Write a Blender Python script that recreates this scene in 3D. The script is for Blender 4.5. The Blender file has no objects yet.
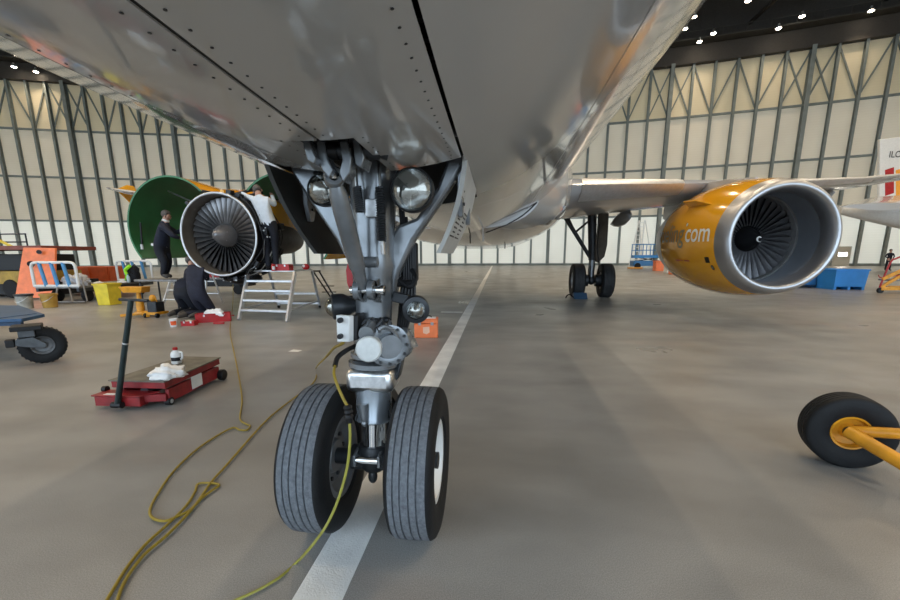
import bpy, bmesh, math, random
import numpy as np
from mathutils import Vector, Matrix
random.seed(7)
S = bpy.context.scene
COL = S.collection
# ---------------------------------------------------------------- camera
FPX, PPY = 413.24, 338.5
CAM = np.array([.622, -1.933, 1.40])
YAW, PIT, ROL = -.113, -.197, -.005
_F = np.array([math.sin(YAW)*math.cos(PIT), math.cos(YAW)*math.cos(PIT), math.sin(PIT)])
_R0 = np.array([math.cos(YAW), -math.sin(YAW), 0.]); _U0 = np.cross(_R0, _F)
_R = _R0*math.cos(ROL)+_U0*math.sin(ROL); _U = -_R0*math.sin(ROL)+_U0*math.cos(ROL)
cd = bpy.data.cameras.new('camera'); cam = bpy.data.objects.new('camera', cd); COL.objects.link(cam)
cd.sensor_width = 36; cd.lens = FPX/900*36; cd.shift_y = (PPY-300)/900; cd.clip_start = .05; cd.clip_end = 400
cam.matrix_world = Matrix(((_R[0], _U[0], -_F[0], CAM[0]), (_R[1], _U[1], -_F[1], CAM[1]), (_R[2], _U[2], -_F[2], CAM[2]), (0, 0, 0, 1)))
S.camera = cam
# ---------------------------------------------------------------- sky, exposure
w = bpy.data.worlds.new('overcast_sky'); S.world = w; w.use_nodes = True
bg = w.node_tree.nodes['Background']; bg.inputs[0].default_value = (.68, .84, 1.0, 1); bg.inputs[1].default_value = .74
S.view_settings.view_transform = 'Standard'; S.view_settings.look = 'None'
S.view_settings.exposure = 2.22; S.view_settings.gamma = 1; S.view_settings.use_curve_mapping = False
LAMP_POWER = 9.; LAMP_WATTS = 150.
# ---------------------------------------------------------------- helpers
def _ray(x, y): return _F+_R*(x-450)/FPX-_U*(y-PPY)/FPX
def at(x, y, Y):                       # photo pixel -> world point at depth Y
    d = _ray(x, y); return CAM+d*(Y-CAM[1])/d[1]
def atx(x, y, X):
    d = _ray(x, y); return CAM+d*(X-CAM[0])/d[0]
def atz(x, y, z=0.):
    d = _ray(x, y); return CAM+d*(z-CAM[2])/d[2]
MATS = {}
def mat(name, c, rough=.5, metal=0., var=.12, scale=6., bump=0., bscale=60., coat=0., emit=None, est=0., spec=.5, detail=4):
    if name in MATS: return MATS[name]
    m = bpy.data.materials.new(name); m.use_nodes = True; nt = m.node_tree; p = nt.nodes['Principled BSDF']
    p.inputs['Roughness'].default_value = rough; p.inputs['Metallic'].default_value = metal
    p.inputs['Specular IOR Level'].default_value = spec
    if coat: p.inputs['Coat Weight'].default_value = coat; p.inputs['Coat Roughness'].default_value = .05
    tc = nt.nodes.new('ShaderNodeTexCoord'); n = nt.nodes.new('ShaderNodeTexNoise')
    n.inputs['Scale'].default_value = scale; n.inputs['Detail'].default_value = detail
    nt.links.new(tc.outputs['Object'], n.inputs['Vector'])
    r = nt.nodes.new('ShaderNodeValToRGB')
    r.color_ramp.elements[0].position = .3; r.color_ramp.elements[1].position = .7
    r.color_ramp.elements[0].color = tuple(max(0, v*(1-var)) for v in c)+(1,)
    r.color_ramp.elements[1].color = tuple(min(1, v*(1+var)) for v in c)+(1,)
    nt.links.new(n.outputs['Fac'], r.inputs['Fac']); nt.links.new(r.outputs['Color'], p.inputs['Base Color'])
    if bump:
        b2 = nt.nodes.new('ShaderNodeTexNoise'); b2.inputs['Scale'].default_value = bscale
        nt.links.new(tc.outputs['Object'], b2.inputs['Vector'])
        bp = nt.nodes.new('ShaderNodeBump'); bp.inputs['Strength'].default_value = bump; bp.inputs['Distance'].default_value = .01
        nt.links.new(b2.outputs['Fac'], bp.inputs['Height']); nt.links.new(bp.outputs['Normal'], p.inputs['Normal'])
    if emit:
        p.inputs['Emission Color'].default_value = tuple(emit)+(1,); p.inputs['Emission Strength'].default_value = est
    MATS[name] = m; return m

ORG = {}                                # world origin of every object
def V3(p): return np.array(p, float)
class MB:
    def __init__(s): s.v = []; s.f = []; s.m = []
    def add(s, v, f, mi=0):
        o = len(s.v); s.v += [tuple(float(c) for c in q) for q in v]; s.f += [tuple(o+i for i in q) for q in f]; s.m += [mi]*len(f); return s
    def box(s, c, d, ax=None, mi=0):    # centre, full dims, optional 3 axes
        c = V3(c); ax = np.eye(3) if ax is None else np.array(ax, float)
        vs = [c+ax[0]*d[0]/2*i+ax[1]*d[1]/2*j+ax[2]*d[2]/2*k for i in(-1, 1) for j in(-1, 1) for k in(-1, 1)]
        return s.add(vs, [(0, 1, 3, 2), (4, 6, 7, 5), (0, 4, 5, 1), (2, 3, 7, 6), (0, 2, 6, 4), (1, 5, 7, 3)], mi)
    def beam(s, a, b, wd, ht, up=(0, 0, 1), mi=0):
        a, b = V3(a), V3(b); d = b-a; L = np.linalg.norm(d); d = d/L; u = V3(up)
        if abs(d@u) > .95: u = V3((0, 1, 0))
        x = np.cross(d, u); x /= np.linalg.norm(x); z = np.cross(x, d)
        return s.box((a+b)/2, (wd, L, ht), (x, d, z), mi)
    def lathe(s, prof, o, axis, n=24, cap=True, mi=0, a0=0., a1=2*math.pi, ref=None):   # prof [(t, r)]
        o, axis = V3(o), V3(axis); axis = axis/np.linalg.norm(axis)
        r = V3(ref) if ref is not None else (V3((0, 0, 1)) if abs(axis[2]) < .9 else V3((1, 0, 0)))
        u = r-axis*(r@axis); u /= np.linalg.norm(u); w_ = np.cross(axis, u)
        full = abs(a1-a0-2*math.pi) < 1e-6; k = n if full else n+1
        vs = []
        for t, rr in prof:
            for i in range(k):
                a = a0+(a1-a0)*i/n; vs.append(o+axis*t+(u*math.cos(a)+w_*math.sin(a))*rr)
        fs = []
        for j in range(len(prof)-1):
            for i in range(n):
                i2 = (i+1) % k; fs.append((j*k+i, j*k+i2, (j+1)*k+i2, (j+1)*k+i))
        if cap and full:
            if prof[0][1] > 1e-5: fs.append(tuple(range(k))[::-1])
            if prof[-1][1] > 1e-5: fs.append(tuple((len(prof)-1)*k+i for i in range(k)))
        return s.add(vs, fs, mi)
    def tube(s, a, b, r0, r1=None, n=12, mi=0):
        a, b = V3(a), V3(b); L = np.linalg.norm(b-a)
        return s.lathe([(0, r0), (L, r0 if r1 is None else r1)], a, b-a, n, True, mi)
    def sweep(s, pts, r, n=8, closed=False, mi=0):
        P = [V3(p) for p in pts]; k = len(P); vs = []; fs = []; up = None
        for i in range(k):
            if closed: t = P[(i+1) % k]-P[i-1]
            else: t = P[min(i+1, k-1)]-P[max(i-1, 0)]
            t = t/(np.linalg.norm(t)+1e-9)
            if up is None: up = V3((0, 0, 1)) if abs(t[2]) < .9 else V3((1, 0, 0))
            x = np.cross(t, up); x /= np.linalg.norm(x)+1e-9; up = np.cross(x, t)
            rr = r[i] if isinstance(r, (list, tuple)) else r
            for j in range(n):
                a = 2*math.pi*j/n; vs.append(P[i]+(x*math.cos(a)+up*math.sin(a))*rr)
        for i in range(k if closed else k-1):
            i2 = (i+1) % k
            for j in range(n): fs.append((i*n+j, i*n+(j+1) % n, i2*n+(j+1) % n, i2*n+j))
        if not closed: fs += [tuple(range(n))[::-1], tuple((k-1)*n+j for j in range(n))]
        return s.add(vs, fs, mi)
    def prism(s, poly, ext, mi=0):      # 3-D polygon, extrusion vector
        P = [V3(p) for p in poly]; e = V3(ext); n = len(P)
        return s.add(P+[p+e for p in P], [tuple(range(n))[::-1], tuple(range(n, 2*n))]+[(i, (i+1) % n, n+(i+1) % n, n+i) for i in range(n)], mi)
    def ball(s, c, r, n=12, m=8, mi=0):
        r = (r, r, r) if not hasattr(r, '__len__') else r; c = V3(c); vs = []; fs = []
        for j in range(m+1):
            ph = math.pi*j/m
            for i in range(n):
                a = 2*math.pi*i/n; vs.append(c+V3((r[0]*math.sin(ph)*math.cos(a), r[1]*math.sin(ph)*math.sin(a), r[2]*math.cos(ph))))
        for j in range(m):
            for i in range(n): fs.append((j*n+i, (j+1)*n+i, (j+1)*n+(i+1) % n, j*n+(i+1) % n))
        return s.add(vs, fs, mi)
    def build(s, name, m, parent=None, smooth=35, bevel=0., org=None, fix=True):
        me = bpy.data.meshes.new(name)
        o = ORG[parent.name] if parent is not None else (V3(org) if org is not None else V3((0, 0, 0)))
        me.from_pydata([tuple(V3(q)-o) for q in s.v], [], s.f)
        ms = m if isinstance(m, (list, tuple)) else [m]
        for q in ms: me.materials.append(q)
        for i, p in enumerate(me.polygons): p.material_index = s.m[i]
        if fix:
            b = bmesh.new(); b.from_mesh(me); bmesh.ops.remove_doubles(b, verts=b.verts, dist=1e-5)
            bmesh.ops.recalc_face_normals(b, faces=b.faces); b.to_mesh(me); b.free()
        if smooth:
            for p in me.polygons: p.use_smooth = True
            me.set_sharp_from_angle(angle=math.radians(smooth))
        ob = bpy.data.objects.new(name, me); COL.objects.link(ob)
        if parent is not None: ob.parent = parent
        else: ob.location = o
        ORG[ob.name] = o
        if bevel:
            md = ob.modifiers.new('bevel', 'BEVEL'); md.width = bevel; md.segments = 2; md.limit_method = 'ANGLE'; md.angle_limit = math.radians(40)
        return ob
def tag(o, label, cat, group=None):
    o['label'] = label; o['category'] = cat
    if group: o['group'] = group
    return o
def thing(name, loc, label, cat, group=None):
    o = bpy.data.objects.new(name, None); o.empty_display_size = .2; COL.objects.link(o); o.location = loc; ORG[o.name] = V3(loc)
    return tag(o, label, cat, group)
def struct(o, kind='structure'): o['kind'] = kind; return o
def piece(name, me, parent, loc, rot=(0, 0, 0)):   # a copy sharing mesh data; loc in world
    ob = bpy.data.objects.new(name, me); COL.objects.link(ob); ob.parent = parent
    ob.location = tuple(V3(loc)-ORG[parent.name]); ob.rotation_euler = rot; ORG[ob.name] = V3(loc); return ob
def copy_thing(o, loc, label, rotz=0):
    c = o.copy(); COL.objects.link(c); c.location = loc; c.rotation_euler = (0, 0, rotz); c['label'] = label; ORG[c.name] = V3(loc)
    def rec(a, b):
        for ch in list(a.children):
            d = ch.copy(); COL.objects.link(d); d.parent = b; rec(ch, d)
    rec(o, c); return c
def cat_rom(pts, k=8, closed=False):
    P = [V3(p) for p in pts]; out = []; n = len(P)
    for i in range(n if closed else n-1):
        p1, p2 = P[i], P[(i+1) % n]; p0 = P[i-1] if (i > 0 or closed) else p1; p3 = P[(i+2) % n] if (i+2 < n or closed) else p2
        for j in range(k):
            t = j/k; out.append(.5*((2*p1)+(-p0+p2)*t+(2*p0-5*p1+4*p2-p3)*t*t+(-p0+3*p1-3*p2+p3)*t**3))
    if not closed: out.append(P[-1])
    return out
def rotz(v, a): c, s_ = math.cos(a), math.sin(a); return V3((v[0]*c-v[1]*s_, v[0]*s_+v[1]*c, v[2]))
def textmesh(txt, size, bold=0.):                # -> verts (x,y), faces of flat text
    cu = bpy.data.curves.new('t', 'FONT'); cu.body = txt; cu.size = size; cu.resolution_u = 4; cu.offset = bold
    ob = bpy.data.objects.new('t', cu); COL.objects.link(ob); dg = bpy.context.evaluated_depsgraph_get()
    me = bpy.data.meshes.new_from_object(ob.evaluated_get(dg))
    b = bmesh.new(); b.from_mesh(me); bmesh.ops.triangulate(b, faces=b.faces)
    for _ in range(4):
        e = [q for q in b.edges if q.calc_length() > .07]
        if e: bmesh.ops.subdivide_edges(b, edges=e, cuts=1); bmesh.ops.triangulate(b, faces=b.faces)
    b.to_mesh(me); b.free()
    vs = [tuple(v.co) for v in me.vertices]; fs = [tuple(p.vertices) for p in me.polygons]
    bpy.data.objects.remove(ob); bpy.data.curves.remove(cu); bpy.data.meshes.remove(me); return vs, fs

# materials
M_STEEL_G = mat('wall_steel', (.20, .23, .222), .55, .0, .15, 1.5)
M_DARKST = mat('roof_steel', (.03, .027, .024), .6)
M_PAINT = mat('aircraft_paint', (.49, .49, .48), .12, 0, .05, .8, coat=.6)
M_PAINT2 = mat('aircraft_paint_wing', (.42, .425, .43), .22, 0, .06, .8, coat=.3)
M_SEAL = mat('rubber_seal', (.012, .012, .013), .6)
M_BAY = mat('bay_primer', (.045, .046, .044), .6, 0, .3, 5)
M_GEAR = mat('gear_grey_enamel', (.215, .23, .245), .27, .55, .25, 9, coat=.2)
M_GEARD = mat('gear_dark_enamel', (.030, .033, .037), .4, .4, .2, 9)
M_CHROME = mat('polished_chrome', (.8, .81, .82), .07, 1., .03)
M_ALU = mat('brushed_aluminium', (.72, .73, .74), .28, 1., .15, 40)
M_ALU2 = mat('aluminium_ladder', (.66, .67, .68), .35, .7, .08, 12)
M_BLACK = mat('black_plastic', (.007, .007, .008), .45, spec=.35)
M_RUB = mat('tyre_rubber', (.007, .0075, .0085), .65, 0, .25, 14, bump=.15, bscale=90, spec=.3)
M_TREAD = mat('worn_tread', (.125, .135, .15), .75, 0, .28, 60, bump=.4, bscale=140)
M_WHITE = mat('white_enamel', (.72, .72, .70), .35, 0, .06, 9)
M_YEL = mat('yellow_nacelle_paint', (.86, .40, .012), .16, 0, .03, 1.2, coat=.6)
M_YEL2 = mat('yellow_equipment_paint', (.68, .29, .015), .4, 0, .2, 9)
M_YELBIN = mat('yellow_plastic', (.72, .55, .03), .45, 0, .15, 5)
M_LIP = mat('nacelle_lip_metal', (.47, .48, .50), .36, .9, .05, 3)
M_INLET = mat('inlet_liner_grey', (.20, .225, .26), .38, .2, .08, 3)
M_FAN = mat('titanium_fan_blade', (.25, .245, .25), .33, .85, .2, 6)
M_FAND = mat('dark_fan_blade', (.26, .26, .275), .34, .85, .2, 6)
M_SPIN = mat('spinner_grey', (.23, .225, .23), .34, .5, .1, 8)
M_GREEN = mat('cowl_green_primer', (.026, .165, .055), .42, 0, .2, 2)
M_ENG = mat('engine_dark_metal', (.028, .028, .03), .42, .6, .4, 7)
M_PIPE = mat('engine_pipe_metal', (.45, .45, .46), .3, .9, .2, 7)
M_BROWN = mat('fan_case_liner', (.12, .105, .085), .5, 0, .2, 5)
M_RED = mat('red_enamel', (.40, .006, .008), .38, 0, .2, 7)
M_REDD = mat('worn_red_paint', (.24, .012, .014), .45, 0, .35, 9)
M_ORANGE = mat('orange_paint', (.83, .19, .055), .45, 0, .13, 5)
M_BLUE = mat('blue_paint', (.035, .17, .42), .42, 0, .15, 6)
M_BLUEB = mat('bright_blue_paint', (.03, .23, .60), .45, 0, .1, 3)
M_CLOTH = mat('white_rag', (.78, .77, .75), .85, 0, .05, 12)
M_NAVY = mat('navy_coverall', (.007, .010, .024), .8, 0, .25, 14)
M_NAVY2 = mat('dark_navy_trousers', (.005, .0065, .013), .8, 0, .25, 14)
M_PURP = mat('faded_navy_coverall', (.015, .016, .030), .8, 0, .25, 14)
M_SHIRT = mat('white_shirt', (.70, .74, .78), .8, 0, .05, 14)
M_SKIN = mat('skin', (.50, .27, .19), .5, 0, .1, 20)
M_HAIR = mat('grey_hair', (.10, .085, .075), .7, 0, .3, 40)
M_BOOT = mat('boot_leather', (.06, .052, .045), .6, 0, .3, 20)
M_DECK = mat('metal_deck', (.20, .19, .18), .45, .5, .25, 9)
M_DECKB = mat('jack_top_plate', (.15, .14, .115), .5, .3, .3, 8)
M_CABLE = mat('yellow_cable', (.30, .21, .02), .5, 0, .12, 30)
M_CABLEG = mat('yellow_green_cable', (.30, .28, .045), .5, 0, .12, 30)
M_HIVIS = mat('lime_hi_vis', (.35, .85, .02), .6, emit=None)
M_BUCKET = mat('grey_bucket', (.34, .33, .29), .5, 0, .3, 9)
M_BUCKETY = mat('ochre_bucket', (.42, .24, .04), .5, 0, .2, 9)
M_RIMG = mat('wheel_rim_grey', (.34, .345, .35), .4, .4, .15, 9)
# ================================================================ the hangar
def floor_mat():
    m = bpy.data.materials.new('concrete_floor'); m.use_nodes = True; nt = m.node_tree; L = nt.links.new; p = nt.nodes['Principled BSDF']
    tc = nt.nodes.new('ShaderNodeTexCoord')
    def noise(sc, det=4, stretch=None):
        n = nt.nodes.new('ShaderNodeTexNoise'); n.inputs['Scale'].default_value = sc; n.inputs['Detail'].default_value = det
        if stretch:
            mp = nt.nodes.new('ShaderNodeMapping'); mp.inputs['Scale'].default_value = stretch; L(tc.outputs['Object'], mp.inputs['Vector']); L(mp.outputs[0], n.inputs['Vector'])
        else: L(tc.outputs['Object'], n.inputs['Vector'])
        return n
    def ramp(n, a, b, ca, cb):
        r = nt.nodes.new('ShaderNodeValToRGB'); r.color_ramp.elements[0].position = a; r.color_ramp.elements[1].position = b
        r.color_ramp.elements[0].color = ca+(1,); r.color_ramp.elements[1].color = cb+(1,); L(n.outputs['Fac'], r.inputs['Fac']); return r
    def mul(a, b):
        x = nt.nodes.new('ShaderNodeMix'); x.data_type = 'RGBA'; x.blend_type = 'MULTIPLY'; x.inputs[0].default_value = 1
        L(a, x.inputs[6]); L(b, x.inputs[7]); return x.outputs[2]
    base = ramp(noise(.22, 6, (.5, 1.6, 1)), .3, .72, (.240, .236, .225), (.325, .319, .304))
    speck = ramp(noise(190, 3), .34, .66, (.74, .74, .74), (1.14, 1.14, 1.14))
    blot = ramp(noise(1.1, 8, (1, 1.7, 1)), .34, .62, (.80, .80, .80), (1.05, 1.05, 1.05))
    tyre = ramp(noise(.55, 6, (.12, 1.5, 1)), .25, .5, (.85, .85, .85), (1, 1, 1))
    dust = ramp(noise(.45, 5, (1.0, 1.4, 1)), .60, .78, (1, 1, 1), (1.12, .94, .84))
    c = mul(mul(mul(mul(base.outputs[0], speck.outputs[0]), blot.outputs[0]), tyre.outputs[0]), dust.outputs[0])
    L(c, p.inputs['Base Color'])
    rr = ramp(noise(.8, 5), .3, .7, (.27, .27, .27), (.44, .44, .44)); L(rr.outputs[0], p.inputs['Roughness'])
    b = nt.nodes.new('ShaderNodeBump'); b.inputs['Strength'].default_value = .12; b.inputs['Distance'].default_value = .004
    L(noise(240, 2).outputs['Fac'], b.inputs['Height']); L(b.outputs[0], p.inputs['Normal'])
    return m
def panel_mat(name, c0, c1, tr):
    m = bpy.data.materials.new(name); m.use_nodes = True; nt = m.node_tree; L = nt.links.new
    out = nt.nodes['Material Output']; nt.nodes.remove(nt.nodes['Principled BSDF'])
    tc = nt.nodes.new('ShaderNodeTexCoord'); wv = nt.nodes.new('ShaderNodeTexWave'); wv.bands_direction = 'Z'; wv.inputs['Scale'].default_value = 1.1; wv.inputs['Distortion'].default_value = .3
    n = nt.nodes.new('ShaderNodeTexNoise'); n.inputs['Scale'].default_value = .35; n.inputs['Detail'].default_value = 4
    geo = nt.nodes.new('ShaderNodeNewGeometry')
    L(tc.outputs['Object'], wv.inputs['Vector']); L(geo.outputs['Position'], n.inputs['Vector'])
    r = nt.nodes.new('ShaderNodeValToRGB'); r.color_ramp.elements[0].color = c0+(1,); r.color_ramp.elements[1].color = c1+(1,)
    ad = nt.nodes.new('ShaderNodeMath'); ad.operation = 'MULTIPLY_ADD'; ad.inputs[1].default_value = .18; L(wv.outputs['Fac'], ad.inputs[0]); L(n.outputs['Fac'], ad.inputs[2])
    L(ad.outputs[0], r.inputs['Fac'])
    d = nt.nodes.new('ShaderNodeBsdfDiffuse'); t = nt.nodes.new('ShaderNodeBsdfTranslucent'); x = nt.nodes.new('ShaderNodeMixShader'); x.inputs[0].default_value = tr
    L(r.outputs[0], d.inputs[0]); L(r.outputs[0], t.inputs[0]); L(d.outputs[0], x.inputs[1]); L(t.outputs[0], x.inputs[2]); L(x.outputs[0], out.inputs[0]); return m
M_FLOOR = floor_mat(); M_PANEL = panel_mat('translucent_wall_panel', (.79, .715, .60), (.88, .81, .695), .31); M_PANEL0 = panel_mat('brightened_lower_panel', (.83, .78, .70), (.93, .88, .79), .58); M_PANEL3 = panel_mat('lamp_tinted_upper_panel', (.77, .675, .50), (.86, .765, .59), .27)  # wall light painted in: lower row brighter, top row dimmer with lamp yellow
struct(MB().box((-8, -5, -.15), (230, 190, .3)).build('floor', M_FLOOR, smooth=0))
M_LINE = mat('white_floor_paint', (.80, .80, .78), .5, 0, .16, 3, bump=.3, bscale=110, detail=8)
struct(MB().box((-.098, 26, .0015), (.208, 64, .003)).build('trim_1', M_LINE, smooth=0))
a = atz(441, 312); b = atz(462, 313)
struct(MB().box(((a[0]+b[0])/2, a[1], .0015), (b[0]-a[0], .16, .003)).build('trim_2', M_LINE, smooth=0))

WXC, WYC, WR = -7.75, -107.1, 168.74
def arc(s, z=0., inset=0.):
    t = s/WR; return V3((WXC+(WR-inset)*math.sin(t), WYC+(WR-inset)*math.cos(t), z))
ZT = (0., 6.6, 12.5, 18.65, 24.8)
sb = [1.2+2.19*k for k in range(-32, 1)]+[1.2+2.41*k for k in range(1, 27)]
# steel kerb along the foot of the wall, header beam at the top
kb = MB(); hd = MB(); lg = MB()
for i in range(len(sb)-1):
    kb.beam(arc(sb[i], .15, .18), arc(sb[i+1], .15, .18), .12, .3)
    hd.beam(arc(sb[i], 25.6, .35), arc(sb[i+1], 25.6, .35), .9, 2.0)
    lg.beam(arc(sb[i], 26.75, 1.5), arc(sb[i+1], 26.75, 1.5), 1.5, .18)
    lg.beam(arc(sb[i], 27.6, 2.2), arc(sb[i+1], 27.6, 2.2), .08, .08)
    lg.beam(arc(sb[i], 26.75, 2.2), arc(sb[i], 27.6, 2.2), .07, .07)
wall = struct(kb.build('wall_back', M_STEEL_G)); hd.build('header_beam', mat('header_steel', (.05, .044, .038), .7), wall); lg.build('walkway', mat('walkway_steel', (.05, .047, .04), .6), wall)
pm = {}
for i in range(len(sb)-1):
    s0, s1 = sb[i], sb[i+1]; wd = s1-s0; rz = -(s0+s1)/2/WR
    for r in range(4):
        key = (round(wd, 2), r)
        if key not in pm:
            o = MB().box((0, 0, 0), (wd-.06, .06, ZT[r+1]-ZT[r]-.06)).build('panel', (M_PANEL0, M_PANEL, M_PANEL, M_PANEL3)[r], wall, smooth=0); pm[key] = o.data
            bpy.data.objects.remove(o)
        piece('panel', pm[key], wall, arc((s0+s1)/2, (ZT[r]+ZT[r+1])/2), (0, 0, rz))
        if r:
            k2 = ('g', round(wd, 2))
            if k2 not in pm:
                o = MB().box((0, 0, 0), (wd, .22, .24)).build('girt', M_STEEL_G, wall, smooth=0); pm[k2] = o.data; bpy.data.objects.remove(o)
            piece('girt', pm[k2], wall, arc((s0+s1)/2, ZT[r], .15), (0, 0, rz))
    k = (i-32) % 6                       # 32 = index of the column at s=1.2
    a0, a1 = arc(s0, ZT[3]+.1, .16), arc(s1, ZT[3]+.1, .16); b0, b1 = arc(s0, ZT[4]-.1, .16), arc(s1, ZT[4]-.1, .16)
    for p0, p1 in {0: ((a0, b1), (b0, a1)), 5: ((a0, b1), (b0, a1)), 1: ((b0, a1),), 3: ((b0, a1),), 2: ((a0, b1),), 4: ((a0, b1),)}[k]:
        MB().beam(p0, p1, .14, .16).build('brace', M_STEEL_G, wall, smooth=0)
for i, s in enumerate(sb):
    big = (i-32) % 6 == 0; key = ('c', big)
    if key not in pm:
        wd, dp = (.44, .85) if big else (.27, .55)
        mb = MB()
        mb.box((0, -dp/2, 0), (.05, dp, ZT[4]))          # web and two flanges of an I-section
        mb.box((0, -dp, 0), (wd, .05, ZT[4])); mb.box((0, -.06, 0), (wd, .05, ZT[4]))
        o = mb.build('column', M_STEEL_G, wall, smooth=0); pm[key] = o.data; bpy.data.objects.remove(o)
    piece('column', pm[key], wall, arc(s, ZT[4]/2, .04), (0, 0, -s/WR))
# side walls and roof
M_SIDE = mat('side_wall_sheet', (.50, .48, .42), .6, 0, .08, .3)
e0, e1 = arc(sb[0]), arc(sb[-1])
for nm, e in (('wall_left', e0), ('wall_right', e1)):
    mb = MB().box((e[0]+(-.2 if e is e0 else .2), (e[1]-22)/2, 16.5), (.3, e[1]+22, 33))
    for k in range(12): mb.box((e[0]+(.15 if e is e0 else -.15), -20+k*6, 16.5), (.4, .4, 33))
    struct(mb.build(nm, M_PANEL, smooth=0))
rf = MB()
n = len(sb)-1
cx = (e0[0]+e1[0])/2
rf.box((cx, 22, 34), (e1[0]-e0[0]+2, 90, .4))
ce = struct(rf.build('ceiling', mat('roof_sheet', (.045, .043, .042), .7), smooth=0))
for i in range(0, len(sb)-1):                           # cladding between header beam and roof
    pass
mb = MB()
for i in range(len(sb)-1): mb.beam(arc(sb[i], 29.2, -.2), arc(sb[i+1], 29.2, -.2), .3, 9.4)
mb.build('roof_upstand', mat('roof_upstand_sheet', (.05, .045, .04), .7), ce, smooth=0)
for Y in (18, 26, 34, 42, 49):                           # roof trusses
    mb = MB(); z0, z1 = 28.6, 32.2
    mb.beam((e0[0], Y, z0), (e1[0], Y, z0), .35, .35); mb.beam((e0[0], Y, z1), (e1[0], Y, z1), .35, .35)
    x = e0[0]; up = 0
    while x < e1[0]-3:
        mb.beam((x, Y, z0 if not up else z1), (x+3.2, Y, z1 if not up else z0), .16, .16); x += 3.2; up = 1-up
    mb.build('truss', M_DARKST, ce, smooth=0)
for X in range(-66, 50, 12):
    MB().beam((X, -15, 28.4), (X, 58, 28.4), .3, .3).build('purlin', M_DARKST, ce, smooth=0)
struct(MB().box((cx, -22, 27), (e1[0]-e0[0], .4, 14)).build('trim_3', M_SIDE, smooth=0))   # door header over the open hangar front
# ---------------------------------------------------------------- ceiling lamps
def lamp_light(t, p, W):
    l = bpy.data.lights.new('lamp_light', 'AREA'); l.shape = 'DISK'; l.size = .5; l.energy = W; l.color = (1., .80, .56); l.spread = math.radians(150 if W > 50 else 100)
    o = bpy.data.objects.new('lamp_light', l); COL.objects.link(o); o.parent = t; o.location = (0, 0, -.12)
M_GLOW = mat('lamp_glass', (.9, .85, .8), .3, emit=(1., .86, .66), est=LAMP_POWER)
def ceil_lamp(p, label, W):
    t = thing('ceiling_lamp', p, label, 'lamp', 'high bay lamps under the hangar roof')
    MB().lathe([(0, .30), (.16, .27), (.34, .12), (.5, .10), (.5, .05)], V3(p), (0, 0, 1), 14, False).build('reflector_shade', M_ALU2, t)
    MB().ball(V3(p)+V3((0, 0, .02)), (.24, .24, .12), 12, 6).build('lamp_glass', M_GLOW, t)
    MB().tube(V3(p)+V3((0, 0, .5)), (p[0], p[1], 33.8), .03, n=6).build('drop_rod', M_DARKST, t)
    lamp_light(t, p, W)
    return t
vis = (((871, 11), 26.6, 'large bright hangar lamp at the upper right corner'), ((802, 16.5), 26.8, 'bright hangar lamp second from the right corner'), ((778.5, 28.5), 26.3, 'dimmer hangar lamp above the lit walkway ledge over the engine'),
       ((713.5, 33.6), 26.6, 'hangar lamp right of the fuselage side, upper of the close pair'), ((699.4, 42), 26.2, 'hangar lamp right of the fuselage side, lower of the close pair'), ((694, 17), 27, 'small hangar lamp close beside the fuselage flank, higher one'),
       ((685, 29), 26.8, 'small hangar lamp touching the fuselage outline, lower one'), ((748, 1), 27.2, 'hangar lamp cut by the top edge of the picture'), ((14, 67), 25.6, 'hangar lamp at the left edge, left of two'), ((36, 72), 25.4, 'hangar lamp at the left edge, right of two'))
for (px, py), z, lb in vis: ceil_lamp(tuple(atz(px, py, z)), lb, 18.)
for gx in range(-60, 46, 15):
    for gy in (-2, 10, 22, 34): ceil_lamp((gx+(4 if gy in (10, 34) else 0), gy, 27.), 'high bay lamp on a drop rod, one of the roof grid over the aircraft', LAMP_WATTS)
# a lit exit sign over a small door, far right
# ================================================================ the airliner
FX = .045
_ST = np.array([(-5.07, .02, 3.05, 3.09), (-4.8, .5, 2.65, 3.55), (-4.3, .95, 2.33, 4.0), (-3.5, 1.35, 2.07, 4.55), (-2.5, 1.65, 1.91, 5.2), (-1.5, 1.80, 1.81, 5.6), (-.5, 1.88, 1.765, 5.8), (.5, 1.92, 1.75, 5.88), (1.5, 1.935, 1.75, 5.89), (3, 1.94, 1.75, 5.89), (19, 1.94, 1.75, 5.89), (22, 1.92, 1.87, 5.89), (26, 1.58, 2.6, 5.85), (30, .9, 3.75, 5.6), (32.5, .2, 4.75, 5.2)])
def _herm(xs, ys, x):
    i = min(max(np.searchsorted(xs, x)-1, 0), len(xs)-2); h = xs[i+1]-xs[i]; t = (x-xs[i])/h
    d = np.diff(ys)/np.diff(xs)
    def m(k):
        if k == 0: return d[0]
        if k == len(xs)-1: return d[-1]
        return 0 if d[k-1]*d[k] <= 0 else 2*d[k-1]*d[k]/(d[k-1]+d[k])
    return (2*t**3-3*t*t+1)*ys[i]+(t**3-2*t*t+t)*h*m(i)+(-2*t**3+3*t*t)*ys[i+1]+(t**3-t*t)*h*m(i+1)
def sec(Y): return [_herm(_ST[:, 0], _ST[:, k], Y) for k in (1, 2, 3)]
def belly(X, Y, off=0.):               # point on the lower skin at lateral X (relative to centre line)
    a, b, t = sec(Y); zc, h = (b+t)/2, (t-b)/2; s = max(-1, min(1, X/a)); z = zc-h*math.sqrt(1-s*s)
    n = V3((s/a, 0, -math.sqrt(1-s*s)/h)); n /= np.linalg.norm(n); return V3((FX+X, Y, z))+n*off
XL, XR = -.43, .43
plane = thing('airliner', (FX, 0, 0), 'grey airliner seen from under its nose, yellow engine cowls, nose wheels in front', 'airplane')
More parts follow.
